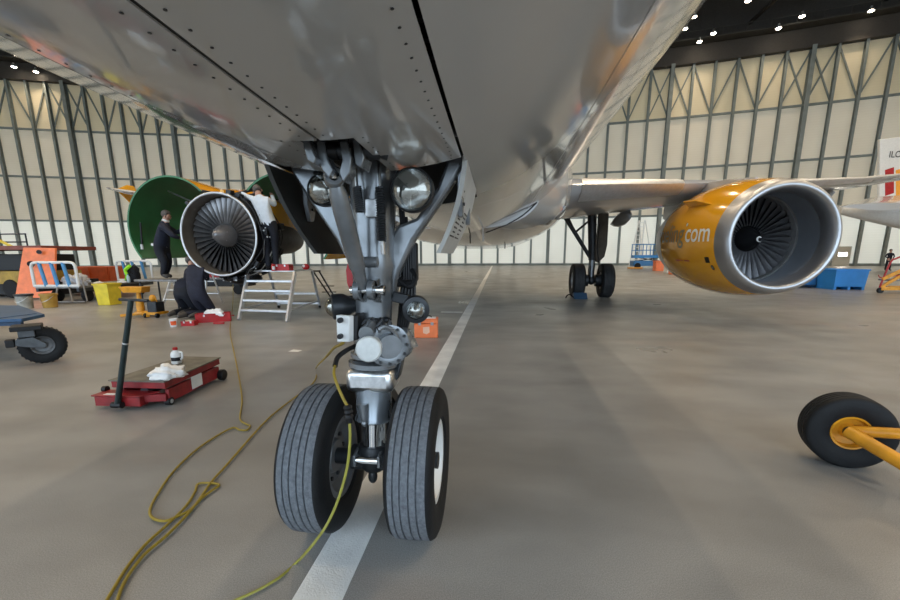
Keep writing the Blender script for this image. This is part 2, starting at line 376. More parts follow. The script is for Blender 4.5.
ys = sorted(set([round(-5.07+.09*k**1.25, 3) for k in range(12)]+[round(v, 3) for v in np.arange(-3.6, 3.01, .2)]+[-1.70, -.08, 1.1]+[float(v) for v in np.arange(3.5, 32.6, .8)]+[32.5]))
nb, nu = 14, 58
mb = MB(); rings = []
for Y in ys:
    a, b, t = sec(Y); zc, h = (b+t)/2, (t-b)/2; ar = max(a, .9)
    th = [math.asin(XL/ar+(XR-XL)/ar*k/nb) for k in range(nb+1)]
    th += [th[-1]+(2*math.pi+th[0]-th[-1])*k/nu for k in range(1, nu)]
    rings.append([(FX+a*math.sin(q), Y, zc-h*math.cos(q)) for q in th])
N = nb+nu
fs = []
for j in range(len(ys)-1):
    for i in range(N):
        if i < nb and ys[j] >= -1.701 and ys[j+1] <= 1.101: continue
        fs.append((j*N+i, j*N+(i+1) % N, (j+1)*N+(i+1) % N, (j+1)*N+i))
mb.add([p for r in rings for p in r], fs); mb.add([rings[-1][i] for i in range(N)], [tuple(range(N))])
fus = mb.build('fuselage', M_PAINT, plane, smooth=50)
# belly skin joints: fine lap lines and fasteners
def strip(pts, wd, name, m, parent, off=.003):   # pts in (X,Y) on the belly
    mb = MB(); P = [belly(x, y, off) for x, y in pts]; vs = []
    for k, p in enumerate(P):
        t = P[min(k+1, len(P)-1)]-P[max(k-1, 0)]; x = np.cross(t, (0, 0, 1)); x /= np.linalg.norm(x); vs += [p-x*wd/2, p+x*wd/2]
    mb.add(vs, [(2*k, 2*k+1, 2*k+3, 2*k+2) for k in range(len(P)-1)]); return mb.build(name, m, parent, fix=False)
for X in (.98, -.95):
    strip([(X, -1.6+.3*k) for k in range(24)], .004, 'lap_joint', mat('joint_sealant', (.33, .33, .325), .4), fus)
for Y in (1.6, 3.4, 5.2):
    strip([(-1.7+.1*k, Y+.0001*k) for k in range(35)], .006, 'frame_joint', MATS['joint_sealant'], fus)
# closed forward gear doors either side of the centre joint, with the notch for the drag brace
def door_skin(x0, x1, notch):
    mb = MB(); Ys = [-1.69+(-.56+1.69)*k/8 for k in range(9)]+[-.44, -.32, -.2, -.09]; nx = 10
    for th_ in (0., -.018):
        vs = []; fs = []
        for Y in Ys:
            for i in range(nx+1):
                a0, a1 = x0, x1
                if notch and Y >= -.559: a0, a1 = (x0, -.10) if x0 < -.2 else (.115, x1)
                if Y == -.56: pass
                vs.append(belly(a0+(a1-a0)*i/nx, Y, th_))
        for j in range(len(Ys)-1):
            for i in range(nx): fs.append((j*(nx+1)+i, j*(nx+1)+i+1, (j+1)*(nx+1)+i+1, (j+1)*(nx+1)+i))
        mb.add(vs, fs)
    return mb
def door_part(x0, x1, name):           # full-width forward slab plus the part beside the notch
    mb = MB()
    for (a0, a1, Ya, Yb) in ((x0, x1, -1.692, -.56), ((x0, -.10, -.56, -.09) if x0 < -.2 else (.115, x1, -.56, -.09))):
        ny = max(3, int((Yb-Ya)/.1)); nx = 10; n0 = (nx+1)*(ny+1); vs = []; fs = []
        for th_ in (0., -.02):
            for j in range(ny+1):
                for i in range(nx+1): vs.append(belly(a0+(a1-a0)*i/nx, Ya+(Yb-Ya)*j/ny, th_))
        for j in range(ny):
            for i in range(nx):
                q = (j*(nx+1)+i, j*(nx+1)+i+1, (j+1)*(nx+1)+i+1, (j+1)*(nx+1)+i); fs.append(q); fs.append(tuple(n0+v for v in q[::-1]))
        rim = [j*(nx+1) for j in range(ny+1)]+[ny*(nx+1)+i for i in range(1, nx+1)]+[j*(nx+1)+nx for j in range(ny-1, -1, -1)]+[i for i in range(nx-1, 0, -1)]
        for k in range(len(rim)): a, b = rim[k], rim[(k+1) % len(rim)]; fs.append((a, b, n0+b, n0+a))
        mb.add(vs, fs)
    o = mb.build(name, M_PAINT, plane, smooth=40)
    fb = MB()
    for k in range(27):
        Y = -1.62+k*.056
        for X in ((x0+.03, x1-.035) if Y < -.6 else ((x0+.03, -.13) if x0 < -.2 else (.145, x1-.035))):
            p = belly(X, Y, .0005); n = belly(X, Y, .01)-p; fb.lathe([(0, .0036), (.0012, .0036)], p, n, 6)
    for k in range(7):
        X = x0+.04+(x1-x0-.08)*k/6; p = belly(X, -.115, .0005); n = belly(X, -.115, .01)-p
        if not(-.11 < X < .13): fb.lathe([(0, .0034), (.0012, .0034)], p, n, 6)
    struct(fb.build('fasteners', M_GEARD, o), 'stuff')
    return o
door_part(XL+.006, -.008, 'forward_gear_door'); door_part(.005, XR-.011, 'forward_gear_door')
strip([(-.0015, -1.69+.07*k) for k in range(17)], .013, 'door_seal', M_SEAL, plane, -.004)
# gear bay
mb = MB(); x0, x1, y0, y1, z1 = FX+XL-.012, FX+XR+.012, -1.72, 1.12, 2.75
yy = [y0+(y1-y0)*k/12 for k in range(13)]
for x in (x0, x1):
    v_ = []
    for Y in yy: v_ += [belly(x-FX, Y, -.006), (x, Y, z1)]
    mb.add(v_, [(2*k, 2*k+1, 2*k+3, 2*k+2) for k in range(12)])
for Y in (y0, y1):
    v_ = []
    for k in range(9): x = x0+(x1-x0)*k/8; v_ += [belly(x-FX, Y, -.006), (x, Y, z1)]
    mb.add(v_, [(2*k, 2*k+1, 2*k+3, 2*k+2) for k in range(8)])
for q in (((x0, y0, z1), (x1, y0, z1), (x1, y1, z1), (x0, y1, z1)),):
    mb.add(q, [(0, 1, 2, 3)])
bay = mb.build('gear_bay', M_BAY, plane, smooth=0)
mb = MB()
for k in range(6): mb.box((FX, -.1+.22*k, 2.70), (.86, .05, .10))
for k in range(9): mb.sweep(cat_rom([(x0+.05+.02*k, -.05, 2.5-.05*k), (x0+.10+.03*k, .3, 2.45-.04*k), (x0+.06+.02*k, .8, 2.5-.05*k), (x0+.1+.05*k, 1.1, 2.3)], 5), .012, 6)
mb.build('bay_pipes', M_GEARD, bay)
# aft bay doors hanging open
def hung_door(side):
    mb = MB(); out = []
    if side < 0: tf, tr, bf, br = (-.46, .0, 1.80), (-.47, 1.05, 1.79), None, None
    nx, nz = 10, 8; vs = []
    for t_ in (0, 1):
        for j in range(nz+1):
            v = j/nz
            for i in range(nx+1):
                u = i/nx
                if side < 0:
                    ya = -.03+.20*v; yb = .92-.22*v; x = -.47+.02*v+.10*v*v; z = 1.815-.40*v
                else:
                    ya = -.02+.12*v; yb = .78-.10*v; x = .42-.04*v-.10*v*v; z = 1.83-.415*v
                vs.append((FX+x+(.022*t_*(-1 if side < 0 else 1)), ya+(yb-ya)*u, z))
    n0 = (nx+1)*(nz+1); fs = []
    for j in range(nz):
        for i in range(nx):
            q = (j*(nx+1)+i, j*(nx+1)+i+1, (j+1)*(nx+1)+i+1, (j+1)*(nx+1)+i); fs.append(q); fs.append(tuple(n0+v for v in q[::-1]))
    rim = [i for i in range(nx+1)]+[j*(nx+1)+nx for j in range(1, nz+1)]+[nz*(nx+1)+i for i in range(nx-1, -1, -1)]+[j*(nx+1) for j in range(nz-1, 0, -1)]
    for k in range(len(rim)): a, b = rim[k], rim[(k+1) % len(rim)]; fs.append((a, b, n0+b, n0+a))
    mb.add(vs, fs)
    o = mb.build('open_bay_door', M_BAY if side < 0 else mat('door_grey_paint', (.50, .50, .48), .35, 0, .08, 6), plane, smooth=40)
    o['label'] = 'dark inner face of the open nose bay door' if side < 0 else 'light grey open nose bay door with placard lines'
    return o
dl = hung_door(-1); dr = hung_door(1)
for sx, do, Y in ((-1, dl, .22), (1, dr, .10)):
    for dY in (0, .5):
        mb = MB(); x = FX+sx*.40
        mb.prism([(x-.012, Y+dY-.045, 1.92), (x-.012, Y+dY+.045, 1.92), (x-.012, Y+dY+.05, 1.66), (x-.012, Y+dY+.02, 1.58), (x-.012, Y+dY-.02, 1.58), (x-.012, Y+dY-.05, 1.66)], (.024, 0, 0))
        h = mb.build('hinge_bracket', M_GEAR, do, bevel=.004)
    mb = MB()
    for z in (1.64, 1.70, 1.77): mb.tube((x-.02, Y-.0, z), (x+.02, Y, z), .008, n=8)
    struct(mb.build('bolts', M_BLACK, do), 'stuff')
mb = MB()
for k in range(7):
    for r in range(2): v = .50+.05*k; mb.box((FX+.42-.04*v-.10*v*v+.0235, .20+.24*r, 1.83-.415*v), (.004, .16-.04*(k % 3), .007))
struct(mb.build('placard_lines', M_BLACK, dr), 'stuff')
# ---------------------------------------------------------------- belly fairing
def loft(rings, closed_u=True):
    mb = MB(); n = len(rings[0]); fs = []
    for j in range(len(rings)-1):
        for i in range(n if closed_u else n-1): fs.append((j*n+i, j*n+(i+1) % n, (j+1)*n+(i+1) % n, (j+1)*n+i))
    mb.add([p for r in rings for p in r], fs); mb.add(rings[0], [tuple(range(n))]); mb.add(rings[-1], [tuple(range(n))]); return mb
fst = np.array([(4.2, 1.20, 1.78, 2.5), (5.2, 1.66, 1.73, 2.6), (6.3, 1.93, 1.68, 2.75), (7.4, 2.05, 1.65, 2.9), (9, 2.10, 1.64, 3.0), (13, 2.10, 1.64, 3.0), (15, 1.98, 1.68, 2.8), (17.5, 1.2, 1.80, 2.5)])
R_ = []
for Y in np.concatenate([np.arange(4.2, 9, .3), np.arange(9, 17.6, .85)]):
    a, b, t = [_herm(fst[:, 0], fst[:, k], Y) for k in (1, 2, 3)]; ring = []
    for i in range(48):
        q = 2*math.pi*i/48; c, s_ = math.sin(q), -math.cos(q); e = 2/2.9
        ring.append((FX+a*math.copysign(abs(c)**e, c), Y, (t if s_ < 0 else t)+(t-b)*math.copysign(abs(s_)**e, s_)*(1 if s_ < 0 else .6)))
    R_.append(ring)
fair = loft(R_).build('belly_fairing', M_PAINT, plane, smooth=50)
def fair_pt(X, Y, off=.004):
    a, b, t = [_herm(fst[:, 0], fst[:, k], Y) for k in (1, 2, 3)]
    s_ = (1-min(.999, abs(X)/a)**2.9)**(1/2.9); return V3((FX+X, Y, t-(t-b)*s_-off))
from mathutils.bvhtree import BVHTree
def skin_hit(px, py):
    d = Vector(_ray(px, py)).normalized(); best = None
    for ob in (fair, fus):
        bv = BVHTree.FromPolygons([tuple(V3(v.co)+ORG[ob.name]) for v in ob.data.vertices], [tuple(p.vertices) for p in ob.data.polygons])
        h = bv.ray_cast(Vector(CAM), d)
        if h[0] is not None and (best is None or h[3] < best[3]): best = h
    return V3(best[0])-V3(d)*.004
pts = [skin_hit(*p) for p in cat_rom([(486, 232.5, 0), (497, 228.5, 0), (510, 223, 0), (524, 214.5, 0), (537, 202.5, 0)], 5) for p in [p[:2]]]
MB().sweep(pts, .010, 5).build('access_panel_seam', M_SEAL, fair)
for x, y in ((.1, 5.5), (.75, 8.2), (-.4, 7.4)):
    p = fair_pt(x, y, 0); MB().prism([p+V3((-.01, -.09, .03)), p+V3((-.01, .09, .03)), p+V3((-.01, .06, -.10)), p+V3((-.01, -.02, -.10))], (.02, 0, 0)).build('drain_mast', M_GEARD, fair, bevel=.003)
MB().prism([V3((FX+.36, 4.0, 1.80)), V3((FX+.36, 4.22, 1.80)), V3((FX+.36, 4.25, 1.60)), V3((FX+.36, 4.17, 1.60))], (.02, 0, 0)).build('blade_antenna', M_PAINT2, plane, bevel=.004)
# ---------------------------------------------------------------- wings
AF = [(1, .0), (.8, .035), (.6, .045), (.4, .055), (.22, .052), (.10, .042), (.03, .026), (0, 0), (.02, -.024), (.08, -.044), (.2, -.060), (.4, -.066), (.6, -.048), (.8, -.018)]
WS = [(1.3, 6.73, 7.0, 2.74), (1.95, 7.1, 6.1, 2.80), (4.0, 8.28, 5.05, 2.96), (6.4, 9.66, 3.95, 3.16), (9.5, 11.45, 3.15, 3.44), (12.5, 13.2, 2.5, 3.75), (15, 14.62, 1.95, 4.12), (17.0, 15.8, 1.5, 4.50)]
def wing_pt(sx, X, u, v):
    A = np.array(WS); ye, ch, z = [np.interp(X, A[:, 0], A[:, k]) for k in (1, 2, 3)]; tk = np.interp(X, [1.3, 6.4, 17], [1.0, .85, .75])
    return V3((sx*X+FX, ye+ch*u, z+ch*v*tk-ch*u*.035))
def make_wing(sx):
    R_ = [[wing_pt(sx, X, u, v) for u, v in AF] for X in (1.3, 1.95, 3, 4, 5.2, 6.4, 8, 9.5, 11, 12.5, 13.8, 15, 16, 17)]
    w_ = loft(R_).build('wing', M_PAINT2, plane, smooth=60)
    mb = MB(); LE = [k for k, q in enumerate(AF) if q[0] <= .10]     # polished slat skin
    R2 = [[wing_pt(sx, X, AF[k][0]-.004, AF[k][1]*1.06) for k in LE] for X in (2.3, 3.2, 4.2, 4.9)]
    n = len(LE); mb.add([p for r in R2 for p in r], [(j*n+i, j*n+i+1, (j+1)*n+i+1, (j+1)*n+i) for j in range(3) for i in range(n-1)])
    R2 = [[wing_pt(sx, X, AF[k][0]-.004, AF[k][1]*1.06) for k in LE] for X in (6.7, 8, 10, 12, 14, 16.5)]
    mb.add([p for r in R2 for p in r], [(j*n+i, j*n+i+1, (j+1)*n+i+1, (j+1)*n+i) for j in range(5) for i in range(n-1)])
    mb.build('slat', M_ALU2, w_, smooth=60, fix=False)
    for X in (4.35, 8.6, 11.6):        # flap-track canoes under the trailing edge
        p = wing_pt(sx, X, .72, -.06); L = 2.3 if X < 9 else 1.7
        prof = [(0, .0), (.12*L, .11), (.3*L, .17), (.55*L, .17), (.8*L, .10), (L, .005)]
        q = MB(); R3 = []
        for t_, r in prof:
            R3.append([(p[0]+r*.62*math.cos(a), p[1]-L*.55+t_, p[2]-.06-.05*t_+r*1.25*math.sin(a)) for a in [2*math.pi*k/14 for k in range(14)]])
        loft(R3).build('flap_track_fairing', M_PAINT2, w_, smooth=60)
    f = MB(); p = wing_pt(sx, 17.0, .0, 0)   # arrow-shaped wing-tip fence
    f.prism([p+V3((0, .55, 0)), p+V3((0, 1.15, .30)), p+V3((0, 1.55, .30)), p+V3((0, 1.7, 0)), p+V3((0, 1.75, -.75)), p+V3((0, 1.5, -.75))], (sx*.07, 0, 0))
    f.build('wingtip_fence', M_YEL, w_, bevel=.02)['label'] = 'yellow wing-tip fence'
    return w_
for sx in (-1, 1): make_wing(sx)
# ---------------------------------------------------------------- engines
EX, EZ = 5.75, 1.74
def blade_mesh():
    mb = MB(); rs = [.26, .36, .48, .60, .72, .845]; vs = []
    for r in rs:
        t = (r-.26)/.585; tw = math.radians(24+38*t); ch = .13+.05*t; th = .02-.013*t
        d = V3((math.sin(tw), math.cos(tw), 0)); nrm = V3((math.cos(tw), -math.sin(tw), 0)); cam_ = .018
        for e, side in ((-1, 1), (0, 1), (1, 1), (0, -1)):
            vs.append(V3((0, 0, r))+d*ch*.5*e+nrm*(th*side*.5*(1 if e == 0 else .25)+(cam_ if e == 0 else 0)))
    fs = []
    for j in range(len(rs)-1):
        for i in range(4): fs.append((4*j+i, 4*j+(i+1) % 4, 4*j+4+(i+1) % 4, 4*j+4+i))
    fs += [(0, 1, 2, 3), (20, 21, 22, 23)]
    return mb.add(vs, fs)
def add_fan(parent, cx, cy, cz, m, n=36):
    o = blade_mesh().build('fan_blade', m, None, smooth=60); me = o.data; bpy.data.objects.remove(o)
    for k in range(n): piece('fan_blade', me, parent, (cx, cy, cz), (0, 2*math.pi*(k+.3)/n, 0))
# -- right engine: closed yellow nacelle
ax = V3((-.018, 1, .02)); ax /= np.linalg.norm(ax)
c0 = V3((5.82, 6.45, 1.70))
nac = MB().lathe([(.30, 1.067), (.45, 1.10), (.8, 1.15), (1.2, 1.185), (1.7, 1.195), (2.2, 1.17), (2.75, 1.105)], c0, ax, 72, False).build('engine_nacelle', M_YEL, plane, smooth=60)
nac['label'] = 'closed yellow engine nacelle under the right hand wing'
MB().lathe([(2.75, 1.107), (3.1, 1.04), (3.5, .93), (3.75, .85), (3.75, .80), (3.2, .78)], c0, ax, 64, False).build('thrust_reverser', M_WHITE, nac, smooth=60)
MB().lathe([(.30, 1.068), (.20, 1.046), (.10, 1.02), (.04, .99), (.01, .955), (0, .925), (.015, .895), (.05, .872), (.12, .85), (.22, .838), (.34, .838)], c0, ax, 96, False).build('inlet_lip', M_LIP, nac, smooth=70)
MB().lathe([(.34, .838), (.5, .848), (.75, .862), (.95, .868)], c0, ax, 72, False).build('inlet_duct', M_INLET, nac, smooth=70)
MB().lathe([(.95, .868), (.955, .90), (1.02, .90), (1.02, .872), (1.3, .872)], c0, ax, 72, False).build('fan_case_ring', M_RIMG, nac, smooth=40)
fc = c0+ax*1.15
add_fan(nac, *fc, M_FAND)
MB().lathe([(.12, 0), (.12, .88)], fc, ax, 40, False).build('stator_disc', M_BLACK, nac)
sp = MB().lathe([(-.46, .0), (-.445, .03), (-.40, .065), (-.25, .145), (-.08, .225), (.1, .27)], fc, ax, 32, False).build('spinner', M_BLACK, nac, smooth=60)
pts = []
for k in range(24):
    a = .6+k/23*4.6; r = .015+.055*k/23; d = -.452+.55*max(0, r-.02)
    u = V3((1, 0, 0)); v = V3((0, 0, 1)); pts.append(fc+ax*(d-.004)+u*r*math.cos(a)*1.0+v*r*math.sin(a))
MB().sweep(pts, [.004+.014*math.sin(math.pi*k/23) for k in range(24)], 6).build('spiral_mark', M_WHITE, sp)
def nac_pt(t, ang, off=.004):          # t along axis, ang measured from -X towards +Z
    prof = [(.20, 1.045), (.45, 1.10), (.8, 1.15), (1.2, 1.185), (1.7, 1.195), (2.2, 1.17), (2.75, 1.105), (3.1, 1.04), (3.5, .93), (3.75, .85)]
    r = np.interp(t, [p[0] for p in prof], [p[1] for p in prof])+off
    return c0+ax*t+V3((-math.cos(ang)*r, 0, math.sin(ang)*r))
def nac_text(txt, size, t0, z0, m, name, bold=1.0):
    vs, fs = textmesh(txt, size, size*.010); mb = MB()
    mb.add([nac_pt(t0-x*bold, (z0+y)/1.19, .010) for x, y, z in vs], fs); return mb.build(name, m, nac, smooth=0, fix=False)
M_LETG = mat('grey_lettering', (.20, .17, .10), .3); M_LETW = mat('white_lettering', (.85, .85, .82), .3)
nac_text('vueling', .56, 2.86, -.05, M_LETG, 'lettering', 1.0)
nac_text('com', .56, 1.23, -.05, M_LETW, 'lettering', .86)
MB().lathe([(0, .035), (.004, .035)], nac_pt(1.27, .26), V3((-1, 0, .2)), 12).build('lettering_dot', M_LETW, nac)
for t, a, d, m in ((.52, -.38, (.13, .11), M_ENG),):
    mb = MB(); q = [nac_pt(t+sx*d[0]/2, a+sz*d[1]/2, .006) for sx, sz in ((-1, -1), (1, -1), (1, 1), (-1, 1))]; mb.add(q, [(0, 1, 2, 3)]); mb.build('latch_panel', m, nac, smooth=0, fix=False)
mb = MB(); p = nac_pt(.44, -.53, .005); nrm = nac_pt(.44, -.53, .1)-p; mb.lathe([(0, .055), (.004, .055)], p, nrm, 16); mb.lathe([(.004, .03), (.007, .03)], p, nrm, 14, mi=1); mb.build('drain_port', [M_ENG, M_RIMG], nac)
for t0_, t1_ in ((1.75, 1.52), (1.48, 1.40), (1.35, 1.12)):
    MB().add([nac_pt(t0_, -.40, .006), nac_pt(t1_, -.40, .006), nac_pt(t1_, -.375, .006), nac_pt(t0_, -.375, .006)], [(0, 1, 2, 3)]).build('red_marking', M_RED, nac, smooth=0, fix=False)
# strake on the shoulder
mb = MB(); q = [nac_pt(t, .62, o_) for t, o_ in ((.8, .0), (1.15, .16), (1.65, .19), (1.7, .0))]
mb.prism(q, (.01, 0, .025)); mb.build('nacelle_strake', M_YEL, nac, bevel=.004)
def pylon(sx, front, m):
    rings = []
    for Y, zt, zb, hw in ((front, 2.90, 2.80, .06), (front+.5, 2.97, 2.6, .2), (front+1.2, 3.06, 2.4, .24), (9.4, 3.12, 2.2, .24), (10.6, 3.1, 2.1, .20), (12.0, 3.0, 2.5, .10)):
        x = sx*EX+FX; rings.append([(x-hw, Y, zb), (x+hw, Y, zb), (x+hw, Y, (zb+zt)/2), (x+hw*.7, Y, zt), (x, Y, zt+.03), (x-hw*.7, Y, zt), (x-hw, Y, (zb+zt)/2)])
    return loft(rings).build('engine_pylon', m, plane, smooth=40)
pylon(1, 7.5, M_PAINT2)
pl = pylon(-1, 7.4, M_YEL)
for sx, m in ((1, M_ENG),):
    MB().lathe([(0, .62), (.5, .5), (.9, .36), (1.2, .08)], (sx*EX+FX, 10.0, 1.8), (0, 1, 0), 28).build('exhaust_cone', m, nac)
# -- left engine: cowls open, fan case bare
LX, LY, LZ = -5.66, 7.05, 1.895
ec = MB().lathe([(0, .935), (.06, .935), (.06, .905), (.5, .915), (.5, .955), (.56, .955), (.56, .92), (1.1, .90), (1.15, .80)], (LX, LY, LZ), (0, 1, 0), 64, False).build('bare_fan_case', M_ENG, plane, smooth=40)
ec['label'] = 'exposed engine fan case with its green lined cowls open'
MB().lathe([(.0, .935), (-.012, .93), (-.016, .91), (-.012, .888), (.0, .882)], (LX, LY, LZ), (0, 1, 0), 72, False).build('case_flange', mat('flange_metal', (.50, .50, .50), .35, .8, .1, 9), ec, smooth=70)
MB().lathe([(.0, .882), (.15, .872), (.5, .868)], (LX, LY, LZ), (0, 1, 0), 64, False).build('case_liner', M_BROWN, ec, smooth=70)
add_fan(ec, LX, LY+.34, LZ, M_FAN)
MB().lathe([(.48, 0), (.48, .88)], (LX, LY, LZ), (0, 1, 0), 40, False).build('stator_disc', M_BLACK, ec)
sp = MB().lathe([(-.12, .0), (-.12, .022), (-.135, .03), (-.125, .06), (.0, .15), (.15, .225), (.32, .265)], (LX, LY, LZ), (0, 1, 0), 32, False).build('spinner', M_SPIN, ec, smooth=50)
mb = MB()
for k in range(6):
    a = math.radians(60*k+20); mb.ball((LX+.19*math.cos(a), LY+.06, LZ+.19*math.sin(a)), .012, 8, 4)
struct(mb.build('spinner_bolts', M_PIPE, sp), 'stuff')
MB().lathe([(1.1, .55), (1.6, .46), (2.4, .44), (3.2, .40), (3.6, .30)], (LX, LY, LZ), (0, 1, 0), 36).build('engine_core', M_ENG, ec)
rnd = random.Random(3)
for k in range(46):                     # gearbox, boxes and brackets around the case
    a = math.radians(rnd.uniform(-150, 30) if k < 38 else rnd.uniform(30, 200)); r = .95+rnd.uniform(0, .10); Y = LY+rnd.uniform(.12, 1.0)
    d = V3((math.cos(a), 0, math.sin(a))); c = V3((LX, Y, LZ))+d*r; t = V3((-d[2], 0, d[0]))
    MB().box(c, (rnd.uniform(.05, .16), rnd.uniform(.06, .22), rnd.uniform(.06, .17)), (t, (0, 1, 0), d)).build('accessory_unit', M_ENG, ec, bevel=.008)
mb = MB()
mb.ball((LX+.15, LY+.6, LZ-1.0), (.42, .34, .16), 16, 8); mb.ball((LX-.15, LY+.7, LZ-.97), (.34, .3, .14), 14, 8)
mb.build('gearbox', M_ENG, ec, bevel=.008)
for j in range(7):                      # pipe runs hugging the case
    a0 = math.radians(rnd.uniform(-100, -60)); a1 = math.radians(rnd.uniform(10, 75)); pts = []
    Y = LY+.10+.12*j
    for k in range(9):
        a = a0+(a1-a0)*k/8; r = .985+.03*math.sin(k*1.7+j)+.012*j; pts.append((LX+r*math.cos(a), Y+.05*math.sin(k*2.1+j), LZ+r*math.sin(a)))
    MB().sweep(cat_rom(pts, 4), .009 if j % 2 else .013, 7).build('pipe', M_PIPE if j in (1, 4) else M_ENG, ec)
pts = [(LX+r*math.cos(math.radians(a)), LY+.32, LZ+r*math.sin(math.radians(a))) for a, r in ((62, 1.0), (40, 1.06), (22, 1.1), (5, 1.14), (-10, 1.16), (-22, 1.12), (-38, 1.1), (-52, 1.08), (-66, 1.02))]
MB().sweep(cat_rom(pts, 3), .014, 7).build('pipe', M_ALU, ec)
mb = MB()
for k in range(22):
    a = math.radians(rnd.uniform(-120, 50)); r = 1.03+rnd.uniform(0, .06); mb.ball((LX+r*math.cos(a), LY+rnd.uniform(.03, .4), LZ+r*math.sin(a)), rnd.uniform(.012, .028), 8, 5)
struct(mb.build('pipe_unions', M_ALU, ec), 'stuff')
def cowl(cx, cz, a0, a1, Y0, Y1):
    mb = MB(); n = 30; vs = []; fs = []; ny = 6
    for t_, rr in ((0, 1.15), (1, 1.19)):
        for j in range(ny+1):
            Y = Y0+(Y1-Y0)*j/ny; k_ = 1-.05*(j/ny)**2
            for i in range(n+1):
                a = math.radians(a0+(a1-a0)*i/n); vs.append((cx+rr*k_*math.cos(a), Y, cz+rr*k_*math.sin(a)))
    n0 = (n+1)*(ny+1); ft = []; fr = []
    for j in range(ny):
        for i in range(n):
            q = (j*(n+1)+i, j*(n+1)+i+1, (j+1)*(n+1)+i+1, (j+1)*(n+1)+i); fs.append(q)
    mb.add(vs, fs, 0)
    o = len(mb.v)-len(vs); f2 = [tuple(n0+v for v in q[::-1]) for q in fs]
    mb.f += f2; mb.m += [1]*len(f2)
    rim = [i for i in range(n+1)]+[j*(n+1)+n for j in range(1, ny+1)]+[ny*(n+1)+i for i in range(n-1, -1, -1)]+[j*(n+1) for j in range(ny-1, 0, -1)]
    f3 = [(rim[k], rim[(k+1) % len(rim)], n0+rim[(k+1) % len(rim)], n0+rim[k]) for k in range(len(rim))]; mb.f += f3; mb.m += [0]*len(f3)
    o = mb.build('cowl_door', [M_GREEN, M_YEL], ec, smooth=40); return o
cl = cowl(-7.13, 2.10, 44, 218, 7.5, 9.25); cr = cowl(-4.30, 2.10, 136, -40, 7.5, 9.25)
# stay rods and stowed hold-open rod on the left cowl
mb = MB()
mb.tube((-8.12, 7.62, 1.62), (-8.14, 7.7, 2.25), .022, n=8); mb.build('hold_open_rod', M_BLACK, cl)
MB().tube((-8.118, 7.615, 1.60), (-8.12, 7.62, 1.72), .03, n=8).build('rod_clip', M_WHITE, cl)
MB().tube((-6.5, 8.1, 2.55), (-7.7, 8.2, 3.05), .02, n=8).build('hold_open_rod', M_PIPE, cl)
mb = MB()
for k in range(6): mb.box((-6.75-.11*(k % 3), 8.75-.2*(k//3), 3.12), (.08, .14, .05))
struct(mb.build('cowl_brackets', M_BLACK, cl), 'stuff')
for cx_, d_ in ((-6.1, 1), (-5.25, -1)):
    for Y in (7.55, 7.95, 8.4, 8.9): MB().tube((cx_-.22*d_, Y, 2.93), (cx_+.25*d_, Y, 2.83), .035, n=8).build('hinge_arm', M_ENG, ec)
# ================================================================ wheels and gear
def tyre_profile(R, w, rim, grooves=(), gw=.006, gd=.012):
    # list of (axial, radius), open at the rim on both sides
    pr = [(-w*.36, rim), (-w*.46, rim+.02), (-w*.5, (R+rim)/2), (-w*.49, R*.90), (-w*.44, R*.965), (-w*.37, R*.992)]
    tr = [(-w*.37, R*.992)]; edge = w*.37
    def rad(x): return R*(1-.008*(abs(x)/edge)**2)
    for g in sorted(grooves):
        x = g*w
        tr += [(x-gw, rad(x-gw)), (x-gw*.6, rad(x)-gd), (x+gw*.6, rad(x)-gd), (x+gw, rad(x+gw))]
    tr += [(w*.37, R*.992)]
    return pr, tr, [(-a, b) for a, b in reversed(pr)]
def wheel(parent, c, ax, R, w, rim, m_rim, grooves=(), n=64, tread=None, gw=.006, gd=.012, hubface=1, spokes=0):
    p0, tr, p1 = tyre_profile(R, w, rim, grooves, gw, gd)
    mb = MB(); mb.lathe(p0, c, ax, n, False, 0); mb.lathe(tr, c, ax, n, False, 1); mb.lathe(p1, c, ax, n, False, 0)
    t = mb.build('tyre', [M_RUB, tread or M_TREAD], parent, smooth=40)
    rm = MB().lathe([(-w*.36, rim+.012), (-w*.40, rim+.006), (-w*.40, rim-.02), (-w*.30, rim-.03), (-w*.16, rim*.72), (-w*.14, rim*.45), (-w*.24, rim*.40), (-w*.24, 0)], c, ax, 40, False)
    rm.lathe([(w*.36, rim+.012), (w*.40, rim+.006), (w*.40, rim-.02), (w*.30, rim-.03), (w*.16, rim*.72), (w*.14, rim*.45), (w*.24, rim*.40), (w*.24, 0)], c, ax, 40, False)
    r = rm.build('wheel_rim', m_rim, parent, smooth=35)
    axn = V3(ax)/np.linalg.norm(ax); u = np.cross(axn, (0, .3, 1)); u /= np.linalg.norm(u); v = np.cross(axn, u)
    mb = MB()
    for k in range(9):
        a = 2*math.pi*k/9; q = V3(c)+(u*math.cos(a)+v*math.sin(a))*rim*.58
        for s_ in (-1, 1): mb.tube(q+axn*s_*w*.12, q+axn*s_*w*.20, rim*.06, n=6)
    struct(mb.build('wheel_bolts', M_GEARD, parent), 'stuff')
    return t
